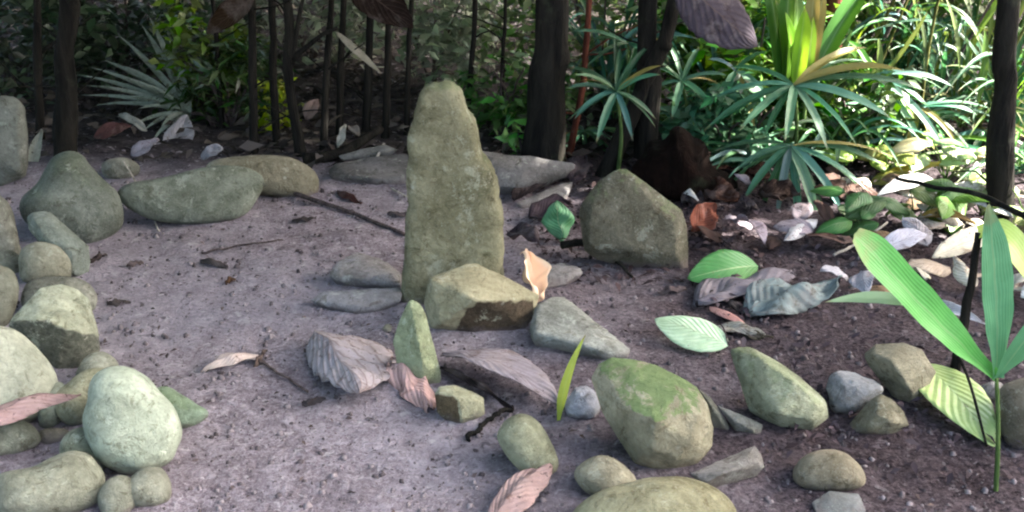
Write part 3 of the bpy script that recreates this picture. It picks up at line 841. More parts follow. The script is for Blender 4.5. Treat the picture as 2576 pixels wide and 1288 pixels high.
leaf('fresh_leaf', 'glossy green leaf curled up beside the triangular stone', G(1905, 690, .03), G(1728, 722, .03), 0.06, 0.075, (0.07, 0.26, 0.07), M_FRESH, fold=0.02, arch=0.03, curl=0.01, up=Vector((0.1, -0.75, 0.7)), veins=0.0012, seed=6, prof=0.9)
leaf('fresh_leaf', 'pale mint green leaf lying above the slanting stone', G(1830, 893, .03), G(1645, 840, .05), 0.07, 0.055, (0.72, 0.88, 0.66), M_FRESH, fold=0.004, arch=0.012, seed=4, up=Vector((0.1, -0.5, 0.85)), stem=[G(1815, 870, .06), G(1795, 862, .055), G(1783, 905, .005)])
leaf('fresh_leaf', 'yellow green leaf with a dark stalk in front of the tall stalked plant', G(2312, 955, .05), G(2498, 1138, .015), 0.075, 0.085, (0.50, 0.62, 0.26), M_FRESH, fold=-0.004, arch=0.02, seed=7, up=Vector((0, -0.4, 0.9)))
tube('twig', [G(2398, 952, .075), G(2430, 1030, .07), G(2478, 1140, .02)], 0.004, 0.003, M_BARK, label='dark bent twig lying across the yellow green leaf', cat='twig')
leaf('dry_leaf', 'small coral pink leaf on dark soil right of centre', G(1785, 782, .015), G(1875, 826, .012), 0.022, 0.024, (0.62, 0.33, 0.30), fold=0.01, arch=0.01, seed=1)
leaf('dry_leaf', 'broad grey dead leaf below the glossy green leaf', G(1750, 775, .012), G(1995, 700, .02), 0.10, 0.06, (0.19, 0.175, 0.205), fold=0.01, arch=0.02, crumple=0.04, seed=21)
leaf('dry_leaf', 'wide bluish grey dead leaf left of the tall stalked plant', G(1880, 800, .015), G(2105, 735, .03), 0.09, 0.09, (0.18, 0.23, 0.24), fold=0.012, arch=0.03, crumple=0.06, seed=22)
leaf('dry_leaf', 'flat grey dead leaf right of the mint green leaf', G(1790, 832, .008), G(1925, 850, .01), 0.035, 0.03, (0.30, 0.31, 0.28), arch=0.012, crumple=0.012, seed=23)
leaf('dry_leaf', 'cream and pink curled dry leaf wedged behind the broken block', at(1350, 756, 2.80), at(1318, 634, 2.96), 0.036, 0.042, (1.0, 0.80, 0.62), mat=M_PEACH, fold=-0.02, curl=0.03, up=Vector((0.25, -0.6, 0.75)), crumple=0.045, seed=31, n=26)
leaf('dry_leaf', 'reddish brown curled leaf against the right of the triangular stone', G(1740, 600, .03), at(1795, 510, G(1740, 600).y + .1), 0.05, 0.05, (0.22, 0.075, 0.05), up=Vector((0, -1, 0.4)), curl=0.03, crumple=0.02, seed=33)
gb = empty('grass_shoot', tuple(G(1405, 1062)), 'single yellow green grass blade sticking up beside the bluish white stone', 'grass blade')
b0 = G(1405, 1062)
blade('blade', [b0, at(1415, 950, b0.y + 0.01), at(1473, 842, b0.y + 0.05)], 0.012, (0.34, 0.42, 0.06), gb, prof=(0.3, 0.4))

leaf('dry_leaf', 'black strip standing in for the shade under the broad lilac grey leaf', G(1108, 940, .022), G(1290, 1050, .02), 0.014, 0.012, (0.012, 0.010, 0.012), arch=0.02, fold=0.008, crumple=0.012, seed=15)  # thin black mesh in place of the shadow gap under the lilac leaf
# scattered small dead leaves that can be told apart on the bare soil
small = [(245, 655, 45, 20, 'dark curled leaf scrap beside the leaning grey slab', (0.05, 0.04, 0.04)),
         (340, 668, 40, 10, 'dark narrow leaf scrap right of the round pale stone', (0.10, 0.08, 0.08)),
         (540, 667, 70, -18, 'dark curled leaf scrap at centre left of the clearing', (0.06, 0.05, 0.05)),
         (580, 712, 22, 10, 'tiny brown leaf scrap near the centre of the clearing', (0.09, 0.05, 0.03)),
         (300, 768, 60, 5, 'thin dark leaf scrap right of the two toned stone', (0.08, 0.07, 0.07)),
         (880, 500, 60, -35, 'dark reddish curled leaf beside the long stick', (0.09, 0.035, 0.03)),
         (765, 556, 60, 8, 'small dark leaf scrap below the long stick', (0.06, 0.05, 0.05)),
         (1010, 545, 70, -10, 'small dark leaf left of the standing stone', (0.07, 0.055, 0.06)),
         (790, 1015, 60, 10, 'small black crumpled leaf left of the veined leaf tip', (0.05, 0.045, 0.05)),
         (655, 905, 30, 40, 'dark leaf tip behind the small pale arched leaf', (0.12, 0.09, 0.08)),
         (1690, 735, 70, 10, 'dark dead leaf at the foot of the triangular stone', (0.10, 0.08, 0.085)),
         (1840, 770, 50, -50, 'small black leaf scrap on the broad grey dead leaf', (0.02, 0.02, 0.025)),
         (1960, 745, 110, -25, 'dark crumpled leaf on the wide bluish grey leaf', (0.025, 0.03, 0.035)),
         (1905, 850, 80, -10, 'black mossy leaf scrap above the slanting stone', (0.04, 0.04, 0.025)),
         (1520, 640, 0, 0, '', None)]
for i, (u, v, w, dv, lab, c) in enumerate(small):
    if c is None: continue
    leaf('leaf_scrap', lab, G(u - w / 2, v + dv / 2, .006), G(u + w / 2, v - dv / 2, .006), w * 0.2 * pxm(G(u, v)), w * 0.22 * pxm(G(u, v)), c, fold=0.012, arch=0.012, crumple=0.015, seed=40 + i, n=12, m=6, group='dead leaf scraps on the soil')

# sticks
def stick(label, pts, r0, r1, mat=M_TWIG, name='stick', wob=0.006, seed=0.0, cat='stick', group='fallen sticks'):
    return tube(name, pts, r0, r1, mat, label=label, cat=cat, wob=wob, seed=seed, group=group, seg=8, sub=6)
stick('long dark stick lying from the long low stone to the standing stone', [G(668, 476, .03), G(790, 513, .018), G(900, 548, .012), G(1018, 594, .008)], 0.011, 0.008, seed=1)
stick('pale thin twig leaning on the left end of the long low stone', [G(400, 585, .006), G(365, 530, .07), G(325, 500, .16)], 0.004, 0.003, M_PALE, seed=2, wob=0.002)
stick('thin dark twig on bare soil above the dark scrap', [G(508, 640, .005), G(600, 622, .006), G(712, 606, .005)], 0.004, 0.003, seed=3)
stick('short dark twig right of the small pale arched leaf', [G(652, 914, .008), G(700, 945, .010), G(775, 990, .006)], 0.005, 0.003, seed=4)
stick('curved strip of dark bark in front of the triangular stone', [G(1412, 636, .03), G(1480, 644, .05), G(1540, 668, .03), G(1595, 706, .006)], 0.016, 0.004, M_BARK, seed=5)
stick('short white stick on the flat lilac slab at the back', [G(932, 447, .03), G(968, 408, .09)], 0.007, 0.006, M_PALE, seed=6, wob=0.001)
stick('black knobbly twig left of the egg shaped stone', [G(1178, 1112, .006), G(1215, 1078, .016), G(1250, 1062, .02), G(1290, 1040, .02)], 0.007, 0.006, M_BARK, seed=7, wob=0.014)
stick('thick black log at the back beside the flat lilac slab', [G(765, 415, .03), G(860, 405, .04), G(960, 372, .10)], 0.030, 0.022, M_BARK, seed=8)
stick('dark branch slanting across the bright litter on the right', [G(2240, 560, .18), G(2330, 600, .20), G(2440, 640, .22), G(2600, 760, .25)], 0.007, 0.011, M_BARK, seed=9, wob=0.01)
stick('pale bent stem behind the broad strap leaf on the right', [G(2095, 655, .02), G(2160, 640, .05), G(2225, 610, .08)], 0.006, 0.004, M_PALE, seed=10)
stick('small pale twig left of the standing stone', [G(985, 480, .01), G(1030, 505, .012)], 0.005, 0.004, M_PALE, seed=11, wob=0.002)

# ------------------------------------------------------------------ right foreground: stalked plant with strap leaves
b = G(2508, 1235)
pl = empty('strap_leaf_plant', tuple(b), 'green plant with broad strap leaves on a thin stalk at the right front', 'plant')
top = at(2507, 950, b.y + 0.01)
tube('stalk', [b - Vector((0, 0, 0.02)), b.lerp(top, 0.5) + Vector((0.003, 0, 0)), top], 0.0055, 0.004, M_STALK, parent=pl)
TEAL = (0.10, 0.29, 0.16)
U1 = Vector((0.25, -0.8, 0.6))
blade('leaf_blade', [top, at(2380, 840, b.y - 0.02), at(2150, 590, b.y - 0.02)], 0.040, (0.08, 0.34, 0.07), pl, prof=(0.55, 0.9), tip=0.45, up=U1, fold=0.3, wave=0.008, n=30)
blade('leaf_blade', [top, at(2515, 780, b.y + 0.02), at(2485, 515, b.y - 0.03)], 0.036, TEAL, pl, prof=(0.5, 0.72), tip=0.12, up=Vector((0.1, -0.9, 0.4)), fold=0.3, wave=0.007, n=30)
blade('leaf_blade', [top, at(2560, 880, b.y - 0.03), at(2680, 720, b.y - 0.05)], 0.030, TEAL, pl, prof=(0.4, 0.7), up=U1, fold=0.2)
blade('leaf_blade', [at(2300, 770, b.y + .0), at(2220, 735, b.y + 0.02), at(2075, 760, b.y + 0.08)], 0.016, (0.36, 0.50, 0.30), pl, prof=(0.3, 0.5), up=Vector((0, -0.5, 0.8)))
# dark stalk behind it
b2 = G(2395, 960)
pl2 = empty('dark_stalk_plant', tuple(b2), 'dark thick stalk with one drooping yellow green leaf behind the strap leaf plant', 'plant')
t2 = at(2462, 585, b2.y + 0.05)
tube('stalk', [b2 - Vector((0, 0, 0.03)), at(2435, 760, b2.y + 0.02), t2], 0.016, 0.008, M_BARK, parent=pl2, wob=0.004)
blade('leaf_blade', [t2, at(2540, 560, b2.y), at(2620, 760, b2.y - 0.05)], 0.05, (0.38, 0.52, 0.12), pl2, prof=(0.3, 0.5), up=Vector((0.3, -0.7, 0.6)))

# ------------------------------------------------------------------ whorled sedges with teal blades
rwid = random.Random(17)
def whorl(name, label, base, centres, group=None):
    """centres: list of (u, v, Y, [(u_tip, v_tip, dY, width_m, colour)...])"""
    e = empty(name, tuple(base), label, 'plant', group)
    for (u, v, Y, tips) in centres:
        c = at(u, v, Y)
        tube('stalk', [base, base.lerp(c, 0.5) + Vector((0.02, 0.0, 0)), c], 0.010, 0.006, M_STALK, parent=e)
        extra = [(tu + rwid.uniform(-60, 60), tv + rwid.uniform(-35, 45), dY + rwid.uniform(-.05, .2), w * .7, T3) for (tu, tv, dY, w, col) in tips if v > 40 and rwid.random() < .55 and col not in (YG, YG2)]
        for (tu, tv, dY, w, col) in tips + extra:
            t = at(tu, tv, Y + dY)
            md = c.lerp(t, 0.5) + Vector((0, 0, 0.07 * (t - c).length / 0.25 * 0.5 + 0.01))
            blade('leaf_blade', [c, md, t], w * rwid.uniform(0.85, 1.3), (tuple(q * rwid.uniform(.7, 1.15) for q in col) if rwid.random() > .12 else (0.24, 0.20, 0.05)), e, prof=(0.22, 0.62), fold=rwid.uniform(0.25, 0.7), up=Vector((rwid.uniform(-.35, .35), -0.45, 0.9)))
    return e
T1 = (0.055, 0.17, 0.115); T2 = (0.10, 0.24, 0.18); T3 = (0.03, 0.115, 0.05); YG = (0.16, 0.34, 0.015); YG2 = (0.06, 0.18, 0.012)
whorl('umbrella_sedge', 'large whorled teal leaved plant on the right of the clearing', Vector((G(2000, 480).x, 4.15, gz(1.2, 4.15))),
      [(1997, 215, 4.05, [(2275, 178, -.05, .022, T2), (2245, 300, -.15, .018, T2), (2155, 365, -.2, .018, T2), (2082, 378, -.25, .02, T2), (1975, 355, -.25, .02, T2),
                          (1860, 330, -.15, .016, T1), (1790, 250, .0, .016, T1), (1770, 330, -.05, .014, T3), (2330, 230, .1, .014, T1), (1830, 170, .15, .014, T3), (2180, 120, .2, .014, T3)]),
       (1988, 368, 3.95, [(1953, 552, -.15, .018, T2), (2058, 562, -.18, .018, T2), (2125, 548, -.15, .018, T2), (2185, 482, -.1, .018, T1), (1868, 508, -.1, .018, T1),
                          (1850, 430, -.05, .018, T1), (2230, 420, .0, .014, T3), (1910, 545, -.05, .014, T3), (2090, 600, -.08, .014, T3), (2010, 590, -.12, .014, T1), (1800, 380, .05, .014, T3)])])
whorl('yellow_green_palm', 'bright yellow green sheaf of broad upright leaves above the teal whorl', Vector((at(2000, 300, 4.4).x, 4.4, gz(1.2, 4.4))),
      [(1970, 230, 4.3, [(1925, -80, .1, .03, YG2), (1950, 0, .0, .03, YG2), (1985, -60, .05, .032, YG2)]), (2000, 228, 4.27, [(1975, 30, -.02, .03, YG), (2005, -40, .05, .034, YG2), (2025, 20, -.05, .03, YG)]),  # yellower middle blades: sunlight on them is put into the colour
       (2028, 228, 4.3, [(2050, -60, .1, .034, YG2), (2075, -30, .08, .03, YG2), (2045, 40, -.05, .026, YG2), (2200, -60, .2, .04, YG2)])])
whorl('umbrella_sedge', 'small whorled plant right of the dark thick trunk', Vector((at(1555, 400, 4.3).x, 4.3, gz(0.5, 4.3))),
      [(1550, 232, 4.2, [(1432, 172, .1, .013, T3), (1425, 222, -.05, .013, T1), (1445, 300, -.1, .014, T1), (1500, 360, -.15, .014, T1), (1592, 355, -.15, .014, T1), (1662, 188, -.05, .016, T2), (1650, 300, .0, .012, T3),
                         (1440, 190, -.1, .012, T3), (1560, 120, .15, .012, T3), (1640, 110, .15, .012, T3)]),
       (1580, 110, 4.5, [(1430, 80, 0, .012, T1), (1760, 100, -.05, .014, T1), (1640, 160, -.1, .012, T1), (1500, 150, -.1, .012, T3), (1690, 150, -.05, .012, T2)])])
whorl('umbrella_sedge', 'low whorled plant between the dark trunk and the large teal whorl', Vector((at(1730, 400, 4.5).x, 4.5, gz(0.8, 4.5))),
      [(1715, 205, 4.45, [(1640, 170, 0, .013, T2), (1620, 240, -.05, .012, T1), (1690, 300, -.1, .014, T2), (1790, 270, -.1, .016, T2), (1830, 190, 0, .014, T1), (1760, 120, .1, .013, T3), (1680, 110, .1, .013, T3)]),
       (1850, 180, 4.5, [(1930, 250, -.1, .014, T2), (1900, 330, -.15, .014, T1), (1800, 300, -.15, .016, T2), (1780, 150, 0, .012, T2), (1930, 130, .05, .012, T3)])])
whorl('umbrella_sedge', 'yellow tipped whorled plant in front of the bamboo on the right', Vector((at(2300, 350, 4.5).x, 4.5, gz(1.9, 4.5))),
      [(2195, 192, 4.4, [(2300, 300, -.1, .022, YG), (2270, 330, -.15, .018, YG2), (2345, 280, -.05, .016, T2), (2380, 380, -.2, .02, T2), (2330, 390, -.2, .022, T2), (2400, 220, 0, .014, T1), (2130, 100, .1, .016, YG2)]),
       (2310, 270, 4.35, [(2350, 380, -.1, .022, T2), (2410, 370, -.1, .016, T2), (2280, 400, -.1, .016, T1), (2460, 290, 0, .014, T1)])])

rw = random.Random(91)
for (u, v, Y, lab) in [(1640, 60, 5.0, 'far whorled plant at the top between the leaning trunk and the hanging dead leaf'), (1780, 330, 4.75, 'shaded whorled plant low beside the rotten stump'),
                       (2090, 300, 4.7, 'whorled plant between the two tiers of the large teal one'), (2330, 140, 5.2, 'slender whorled plant in front of the bamboo canes'),
                       (1880, 80, 5.3, 'whorled plant half hidden behind the yellow green palm'), (2480, 330, 4.6, 'whorled plant in the shade left of the right edge trunk'), (1470, 330, 4.9, 'low whorled plant at the foot of the thin reddish trunk')]:
    n_ = rw.randint(8, 12); a0 = rw.uniform(0, 6)
    tips_ = []
    for k in range(n_):
        a = a0 + k * 6.283 / n_ + rw.uniform(-.2, .2); L = rw.uniform(70, 150)
        tips_.append((u + math.cos(a) * L * 1.15, v + abs(math.sin(a)) * L * 0.5 * (1 if math.sin(a) > 0 else -0.6) + 40, -math.sin(a) * 0.22, rw.uniform(.008, .016), rw.choice([T1, T2, T3, T3])))
    xb = at(u, v, Y).x
    whorl('umbrella_sedge', lab, Vector((xb, Y + .05, gz(xb, Y))), [(u, v, Y, tips_)])

rd = random.Random(55)
for (u, v, Y, n_, L0, cols, lab) in [(1900, 420, 4.25, 26, .34, (T1, T3, T2), 'tangle of drooping teal blades under the large whorl'), (2110, 330, 4.35, 30, .42, (T3, YG2, T1), 'tangle of dark green drooping blades right of the large whorl'),
                       (2290, 300, 4.6, 30, .45, (T2, YG2, T3), 'tangle of arching blades in front of the bamboo'), (1740, 300, 4.7, 22, .36, (T3, T1, YG2), 'loose tuft of narrow blades behind the rotten stump'),
                       (2440, 250, 4.9, 34, .55, (T3, YG2, (0.09, 0.10, 0.03)), 'tall tuft of arching blades beside the right edge trunk'), (2570, 420, 4.2, 24, .5, (T3, T1, YG2), 'dark tuft of broad blades at the right edge'),
                       (2090, 120, 5.0, 30, .55, (YG2, T3, YG), 'upright tuft of yellow green blades behind the sheaf'),
                       (1830, 40, 5.1, 40, .6, (T3, T1, YG2), 'tall tuft of dark blades behind the hanging dead leaf'), (2240, 60, 5.2, 44, .6, (YG2, T3, T1), 'tall tuft of green blades right of the red brown trunk'),
                       (2400, 60, 5.0, 44, .6, (T3, YG2, T2), 'tall dense tuft of blades in the bamboo'), (1560, 90, 5.3, 34, .5, (T3, T1), 'tall thin tuft of blades between the thick and the leaning trunk'),
                       (2560, 120, 4.7, 40, .6, (T3, YG2), 'tall tuft of blades in the upper right corner')]:
    c0 = at(u, v, Y); b0 = Vector((c0.x, Y, gz(c0.x, Y)))
    e = empty('blade_tuft', tuple(b0), lab, 'plant')
    for k in range(n_):
        a = rd.uniform(0, 6.283); L = L0 * rd.uniform(.6, 1.25)
        q0 = b0 + Vector((rd.uniform(-.06, .06), rd.uniform(-.06, .06), rd.uniform(0, .1)))
        q1 = q0 + Vector((math.cos(a) * L * .35, math.sin(a) * L * .35, max(.1, c0.z - b0.z) * rd.uniform(.8, 1.9)))
        q2 = q0 + Vector((math.cos(a) * L, math.sin(a) * L, max(.05, c0.z - b0.z) * rd.uniform(0.0, 1.3)))
        blade('leaf_blade', [q0, q1, q2], rd.uniform(.007, .016), tuple(q * rd.uniform(.7, 1.25) for q in rd.choice(cols)), e, n=12, prof=(.2, .5), fold=rd.uniform(.2, .6))

# the grey dead palm frond on the left
def frond(name, label, c, tips, col, w, mat, base):
    e = empty(name, tuple(base), label, 'palm frond')
    tube('stalk', [base, base.lerp(c, 0.6) + Vector((0.03, 0, 0.02)), c], 0.012, 0.008, M_TWIG, parent=e)
    for (p, d) in tips:
        blade('leaf_blade', [c, c.lerp(p, 0.5) + Vector((0, 0, d)), p], w, col, e, mat=mat, prof=(0.15, 0.5), fold=0.4)
    return e
c = at(480, 285, 5.05)
tips = [(at(tu, tv, 5.05 + dy), 0.05) for tu, tv, dy in [(195, 188, .1), (215, 215, 0), (260, 150, .2), (330, 120, .2), (375, 40, .3), (420, 70, .3), (300, 245, -.1), (330, 320, -.2), (380, 360, -.25), (440, 130, .2), (290, 190, 0), (350, 210, -.1), (345, 275, -.2), (430, 400, -.3), (300, 90, .35), (230, 170, .1), (205, 240, .05), (240, 265, -.05), (395, 90, .25), (355, 60, .3), (310, 165, .1), (405, 320, -.25), (360, 330, -.2)]]
frond('dead_palm_frond', 'grey green fan of narrow palm blades in the shade on the left', c, tips, (0.27, 0.33, 0.28), 0.017, M_DRY, Vector((c.x + 0.1, 5.1, gz(c.x + .1, 5.1))))

# ------------------------------------------------------------------ trees
def leaf_cards(N, placer, size, seed, aspect=2.2, flat=0.4):
    """N folded four-sided leaves as one mesh; placer(rs) -> positions"""
    rs = np.random.RandomState(seed)
    P = placer(rs, N)
    N = len(P)
    th = rs.uniform(0, 2 * np.pi, N)
    tilt = rs.uniform(-0.9, 0.5, N) * (1 - flat * 0.5)
    a = np.stack([np.cos(th) * np.cos(tilt), np.sin(th) * np.cos(tilt), np.sin(tilt)], 1)
    r = rs.normal(size=(N, 3)) * (1 - flat); r[:, 2] += 0.9
    l = np.cross(a, r); l /= np.linalg.norm(l, axis=1, keepdims=True) + 1e-9
    n = np.cross(l, a)
    s = size * rs.uniform(0.55, 1.35, N)[:, None]
    w = s / aspect
    tip = P + a * s - n * s * 0.15
    m1 = P + a * s * 0.45
    L_ = P + a * s * 0.42 + l * w * 0.5 + n * w * 0.12
    R_ = P + a * s * 0.42 - l * w * 0.5 + n * w * 0.12
    V = np.concatenate([P, L_, tip, R_, m1])
    i = np.arange(N)
    F = np.concatenate([np.stack([i, i + N, i + 4 * N], 1), np.stack([i + N, i + 2 * N, i + 4 * N], 1), np.stack([i + 2 * N, i + 3 * N, i + 4 * N], 1), np.stack([i + 3 * N, i, i + 4 * N], 1)])
    return V, F

def fast_obj(name, V, F, mat, origin=(0, 0, 0), parent=None, col=None):
    me = bpy.data.meshes.new(name)
    V = np.asarray(V, np.float32) - np.asarray(origin, np.float32)
    F = np.asarray(F, np.int32)
    me.vertices.add(len(V)); me.vertices.foreach_set('co', V.ravel())
    k = F.shape[1]
    me.loops.add(F.size); me.loops.foreach_set('vertex_index', F.ravel())
    me.polygons.add(len(F)); me.polygons.foreach_set('loop_start', np.arange(0, F.size, k, dtype=np.int32))
    me.polygons.foreach_set('loop_total', np.full(len(F), k, dtype=np.int32))
    me.update(calc_edges=True); me.validate()
    me.materials.append(mat)
    o = bpy.data.objects.new(name, me); COL.objects.link(o)
    if parent is not None:
        o.parent = parent
    else:
        o.location = origin
    if col is not None: o.color = (*col, 1)
    return o

def clump_placer(rx, rz, k, seed):
    rs0 = np.random.RandomState(seed)
    cs = rs0.normal(size=(k, 3)); cs /= np.linalg.norm(cs, axis=1, keepdims=True)
    cs *= rs0.uniform(0.25, 1.0, (k, 1)) ** 0.5
    cs *= np.array([rx, rx, rz])
    def f(rs, N):
        c = cs[rs.randint(0, k, N)]
        return c + rs.normal(size=(N, 3)) * np.array([rx, rx, rz]) * 0.20
    return f

CROWN = {}
def crown_mesh(kind):
    if kind not in CROWN:
        V, F = leaf_cards(5200, clump_placer(1.55, 0.75, 26, 11 + kind), 0.17, 50 + kind, 2.0)
        o = fast_obj('crown', V, F, M_FOL)
        CROWN[kind] = o.data
        bpy.data.objects.remove(o)
    return CROWN[kind]

def tree(label, pts, w_px, crown_at=None, crown_h=4.2, scale=1.0, mat=M_BARK, kind=0, branches=(), col=(0.07, 0.13, 0.045), group='slim trunks behind the clearing', name='tree', Yoff=0.0):
    """pts: measured trunk points (u, v), lowest last; the lowest stands on the ground"""
    ub, vb = pts[-1]
    g = G(ub, vb)
    Y = g.y + Yoff
    base = Vector((g.x * Y / g.y, Y, gz(g.x * Y / g.y, Y)))
    e = empty(name, tuple(base), label, 'tree', group)
    P = [base - Vector((0, 0, 0.06))] + [at(u, v, Y) for u, v in pts[-2::-1]]
    d = (P[-1] - P[0]).normalized()
    d = Vector((d.x * 0.5, 0.02, 1)).normalized()
    ctop = P[-1] + d * (crown_h - P[-1].z)
    P.append(P[-1].lerp(ctop, 0.5) + Vector((R.uniform(-.05, .05), 0, 0)))
    P.append(ctop)
    r = w_px * pxm(base) / 2
    tube('trunk', P, r * 1.05, r * 0.5, mat, parent=e, seg=10, sub=8, wob=r * 0.35, seed=ub * 0.013, flare=0.35)
    for br in branches:
        tube('branch', [at(u, v, Y) for u, v in br], r * 0.55, r * 0.3, mat, parent=e, wob=r * 0.2, seed=br[0][0] * .01)
    for k in range(3):
        z = R.uniform(.15, .8); a = R.choice([-1, 1]) * R.uniform(.5, 1.0)
        t_ = min(1.0, z / max(.2, P[len(pts) - 1].z))
        q = P[0].lerp(P[len(pts) - 1], t_)
        L = R.uniform(.12, .4)
        q2 = q + Vector((a * L, R.uniform(-.5, .5) * L, R.uniform(.1, .8) * L))
        tube('twig', [q, q.lerp(q2, .5) + Vector((0, 0, R.uniform(-.03, .04))), q2], min(.006, r * .4), .0018, mat, parent=e, wob=.006, seed=k + ub, seg=5, sub=4)
    c = bpy.data.objects.new('crown', crown_mesh(kind)); COL.objects.link(c)  # unseen crown, its height and offset set for the shade it casts
    c.parent = e
    off = crown_at or (0, 0)
    c.location = (ctop.x + off[0] - base.x, ctop.y + off[1] - base.y, ctop.z - base.z + 0.3)
    c.rotation_euler = (0, 0, R.uniform(0, 6.28))
    c.scale = (scale,) * 3
    c.color = (*col, 1)
    # limbs from the trunk top into the crown
    for k in range(4):
        a = k * 1.6 + R.uniform(0, .8)
        q = Vector((ctop.x + off[0] + math.cos(a) * scale * 0.9, ctop.y + off[1] + math.sin(a) * scale * 0.9, ctop.z + 0.35 + R.uniform(-.2, .4)))
        tube('limb', [ctop - Vector((0, 0, 0.5)), ctop.lerp(q, 0.5) + Vector((0, 0, .1)), q], r * 0.5, r * 0.15, mat, parent=e)
    return e

tree('thick black trunk right of the standing stone', [(1392, -40), (1382, 200), (1368, 412)], 104, crown_at=(0.2, 0.9), crown_h=4.6, scale=1.0, kind=0, group=None, name='thick_tree')
tree('leaning black trunk over the triangular stone', [(1690, 20), (1668, 110), (1600, 260), (1510, 440)], 44, crown_at=(-0.2, 0.9), crown_h=4.4, scale=0.9, kind=1, group=None)
tree('short black trunk behind the leaning one', [(1632, 20), (1634, 200), (1622, 430)], 64, crown_h=5.0, crown_at=(0.2, 0.2), scale=1.1, kind=2, group=None)
tree('thin reddish trunk between the thick black trunk and the leaning one', [(1482, -20), (1468, 190), (1428, 392)], 18, crown_h=3.8, crown_at=(0.1, 0.6), scale=0.8, mat=M_BARKR, kind=1, group=None)
tree('slim dark trunk just behind the top of the standing stone', [(1196, -20), (1186, 150), (1174, 330)], 15, crown_at=(0, 0.5), crown_h=4.0, scale=0.95, kind=2)
tree('slim dark trunk halfway between the standing stone and the thick trunk', [(1271, -20), (1266, 120), (1258, 330)], 12, crown_at=(0, 0.5), crown_h=4.4, scale=0.95, kind=0)
tree('slim dark trunk nearest left of the standing stone', [(1036, -20), (1028, 130), (1020, 340)], 15, crown_at=(0, 0.7), crown_h=2.96, scale=0.95, kind=1)
tree('second slim dark trunk left of the standing stone', [(980, -20), (976, 160), (967, 345)], 19, crown_at=(0, 0.7), crown_h=2.95, scale=0.95, kind=2)
tree('third slim dark trunk left of the standing stone', [(930, -20), (927, 160), (920, 345)], 22, crown_at=(0, 0.7), crown_h=2.95, scale=0.95, kind=0)
tree('fourth slim dark trunk left of the standing stone', [(864, -20), (858, 140), (852, 345)], 19, crown_at=(0, 0.7), crown_h=2.99, scale=0.95, kind=1)
tree('dark trunk above the thick black log', [(832, -20), (822, 180), (808, 378)], 19, crown_at=(0, 0.7), crown_h=2.97, scale=0.95, kind=2)
tree('forked curved dark trunk above the flat brown grey stone', [(722, -20), (726, 180), (757, 392)], 27, crown_at=(0, 0.7), crown_h=2.97, scale=0.95, kind=0, branches=[[(733, 160), (748, 70), (765, -30)], [(735, 150), (800, 95), (850, 70)]])
tree('dark trunk ringed by yellow leaves left of the forked trunk', [(684, -20), (688, 160), (692, 362)], 21, crown_at=(-0.1, -0.3), crown_h=2.6, scale=0.95, kind=1)
tree('dark trunk rising behind the long low stone', [(630, -20), (635, 180), (640, 384)], 23, crown_h=2.35, scale=1.4, kind=2, crown_at=(-0.3, -0.9))  # left crowns, here and below, hang low out of view to add shade
tree('thin crooked dark trunk in the left undergrowth', [(532, -20), (546, 120), (556, 320)], 12, crown_h=2.20, scale=1.3, kind=0, crown_at=(-0.3, -0.6))
tree('thick dark trunk behind the largest left boulder', [(168, -20), (165, 220), (158, 400)], 56, crown_h=2.35, scale=1.6, kind=1, crown_at=(-0.1, -0.9), group=None, name='thick_tree')
tree('dark trunk near the upper left corner', [(90, -20), (95, 160), (98, 350)], 22, crown_h=2.35, scale=1.5, kind=2, crown_at=(-0.4, -1.1))
tree('red brown trunk behind the yellow green leaves', [(2098, -20), (2108, 140), (2118, 330)], 46, crown_h=5.2, scale=0.9, mat=M_BARKR, kind=0, group=None, crown_at=(-1.2, 0.6))
tree('dark trunk rising at the right edge behind the sunlit litter', [(2535, -20), (2528, 250), (2505, 560)], 62, crown_h=4.4, scale=1.1, mat=M_BARK, kind=1, group=None, crown_at=(1.8, -0.6))

# ------------------------------------------------------------------ undergrowth
def shrub(name, label, u, Y, rx, h, N, size, col, seed, aspect=2.2, z0=0.0, cat='shrub', group=None, flat=0.3, k=14):
    x = at(u, 300, Y).x
    g = Vector((x, Y, gz(x, Y)))
    e = empty(name, tuple(g), label, cat, group)
    rs = random.Random(seed)
    V, F = leaf_cards(N, clump_placer(rx, h * 0.5, k, seed), size, seed, aspect, flat)
    V = V + np.array([0, 0, z0 + h * 0.55])
    V[:, 2] = np.maximum(V[:, 2], 0.01)
    fast_obj('foliage', V, F, M_FOL, parent=e, col=col)
    for i in range(5):
        a = rs.uniform(0, 6.28)
        q = g + Vector((math.cos(a) * rx * .6, math.sin(a) * rx * .6, z0 + h * rs.uniform(.6, 1)))
        tube('stem', [g - Vector((0, 0, .03)), g.lerp(q, .5) + Vector((rs.uniform(-.04, .04), 0, .05)), q], 0.008, 0.004, M_TWIG, parent=e)
    return e
BG = (0.09, 0.19, 0.035); BT = (0.07, 0.17, 0.09); GY = (0.11, 0.14, 0.085); YL = (0.26, 0.33, 0.02)
shrub('broadleaf_shrub', 'bright sunlit green bush filling the gap behind the low whorled plant', 1760, 5.3, 0.55, 0.95, 2600, 0.085, BG, 101)
shrub('broadleaf_shrub', 'bright green bush left of the yellow green palm', 1900, 5.0, 0.42, 0.75, 2000, 0.085, (0.10, 0.21, 0.03), 102)
shrub('broadleaf_shrub', 'low bluish green bush under the large teal whorl', 1850, 4.45, 0.28, 0.36, 900, 0.08, BT, 103)
shrub('broadleaf_shrub', 'dark green bush at the foot of the bamboo on the right', 2140, 4.5, 0.28, 0.42, 900, 0.085, (0.035, 0.09, 0.015), 104)
shrub('broadleaf_shrub', 'pale green bush between the thick trunk and the leaning trunk', 1500, 5.6, 0.5, 1.1, 1900, 0.08, (0.11, 0.18, 0.06), 105)
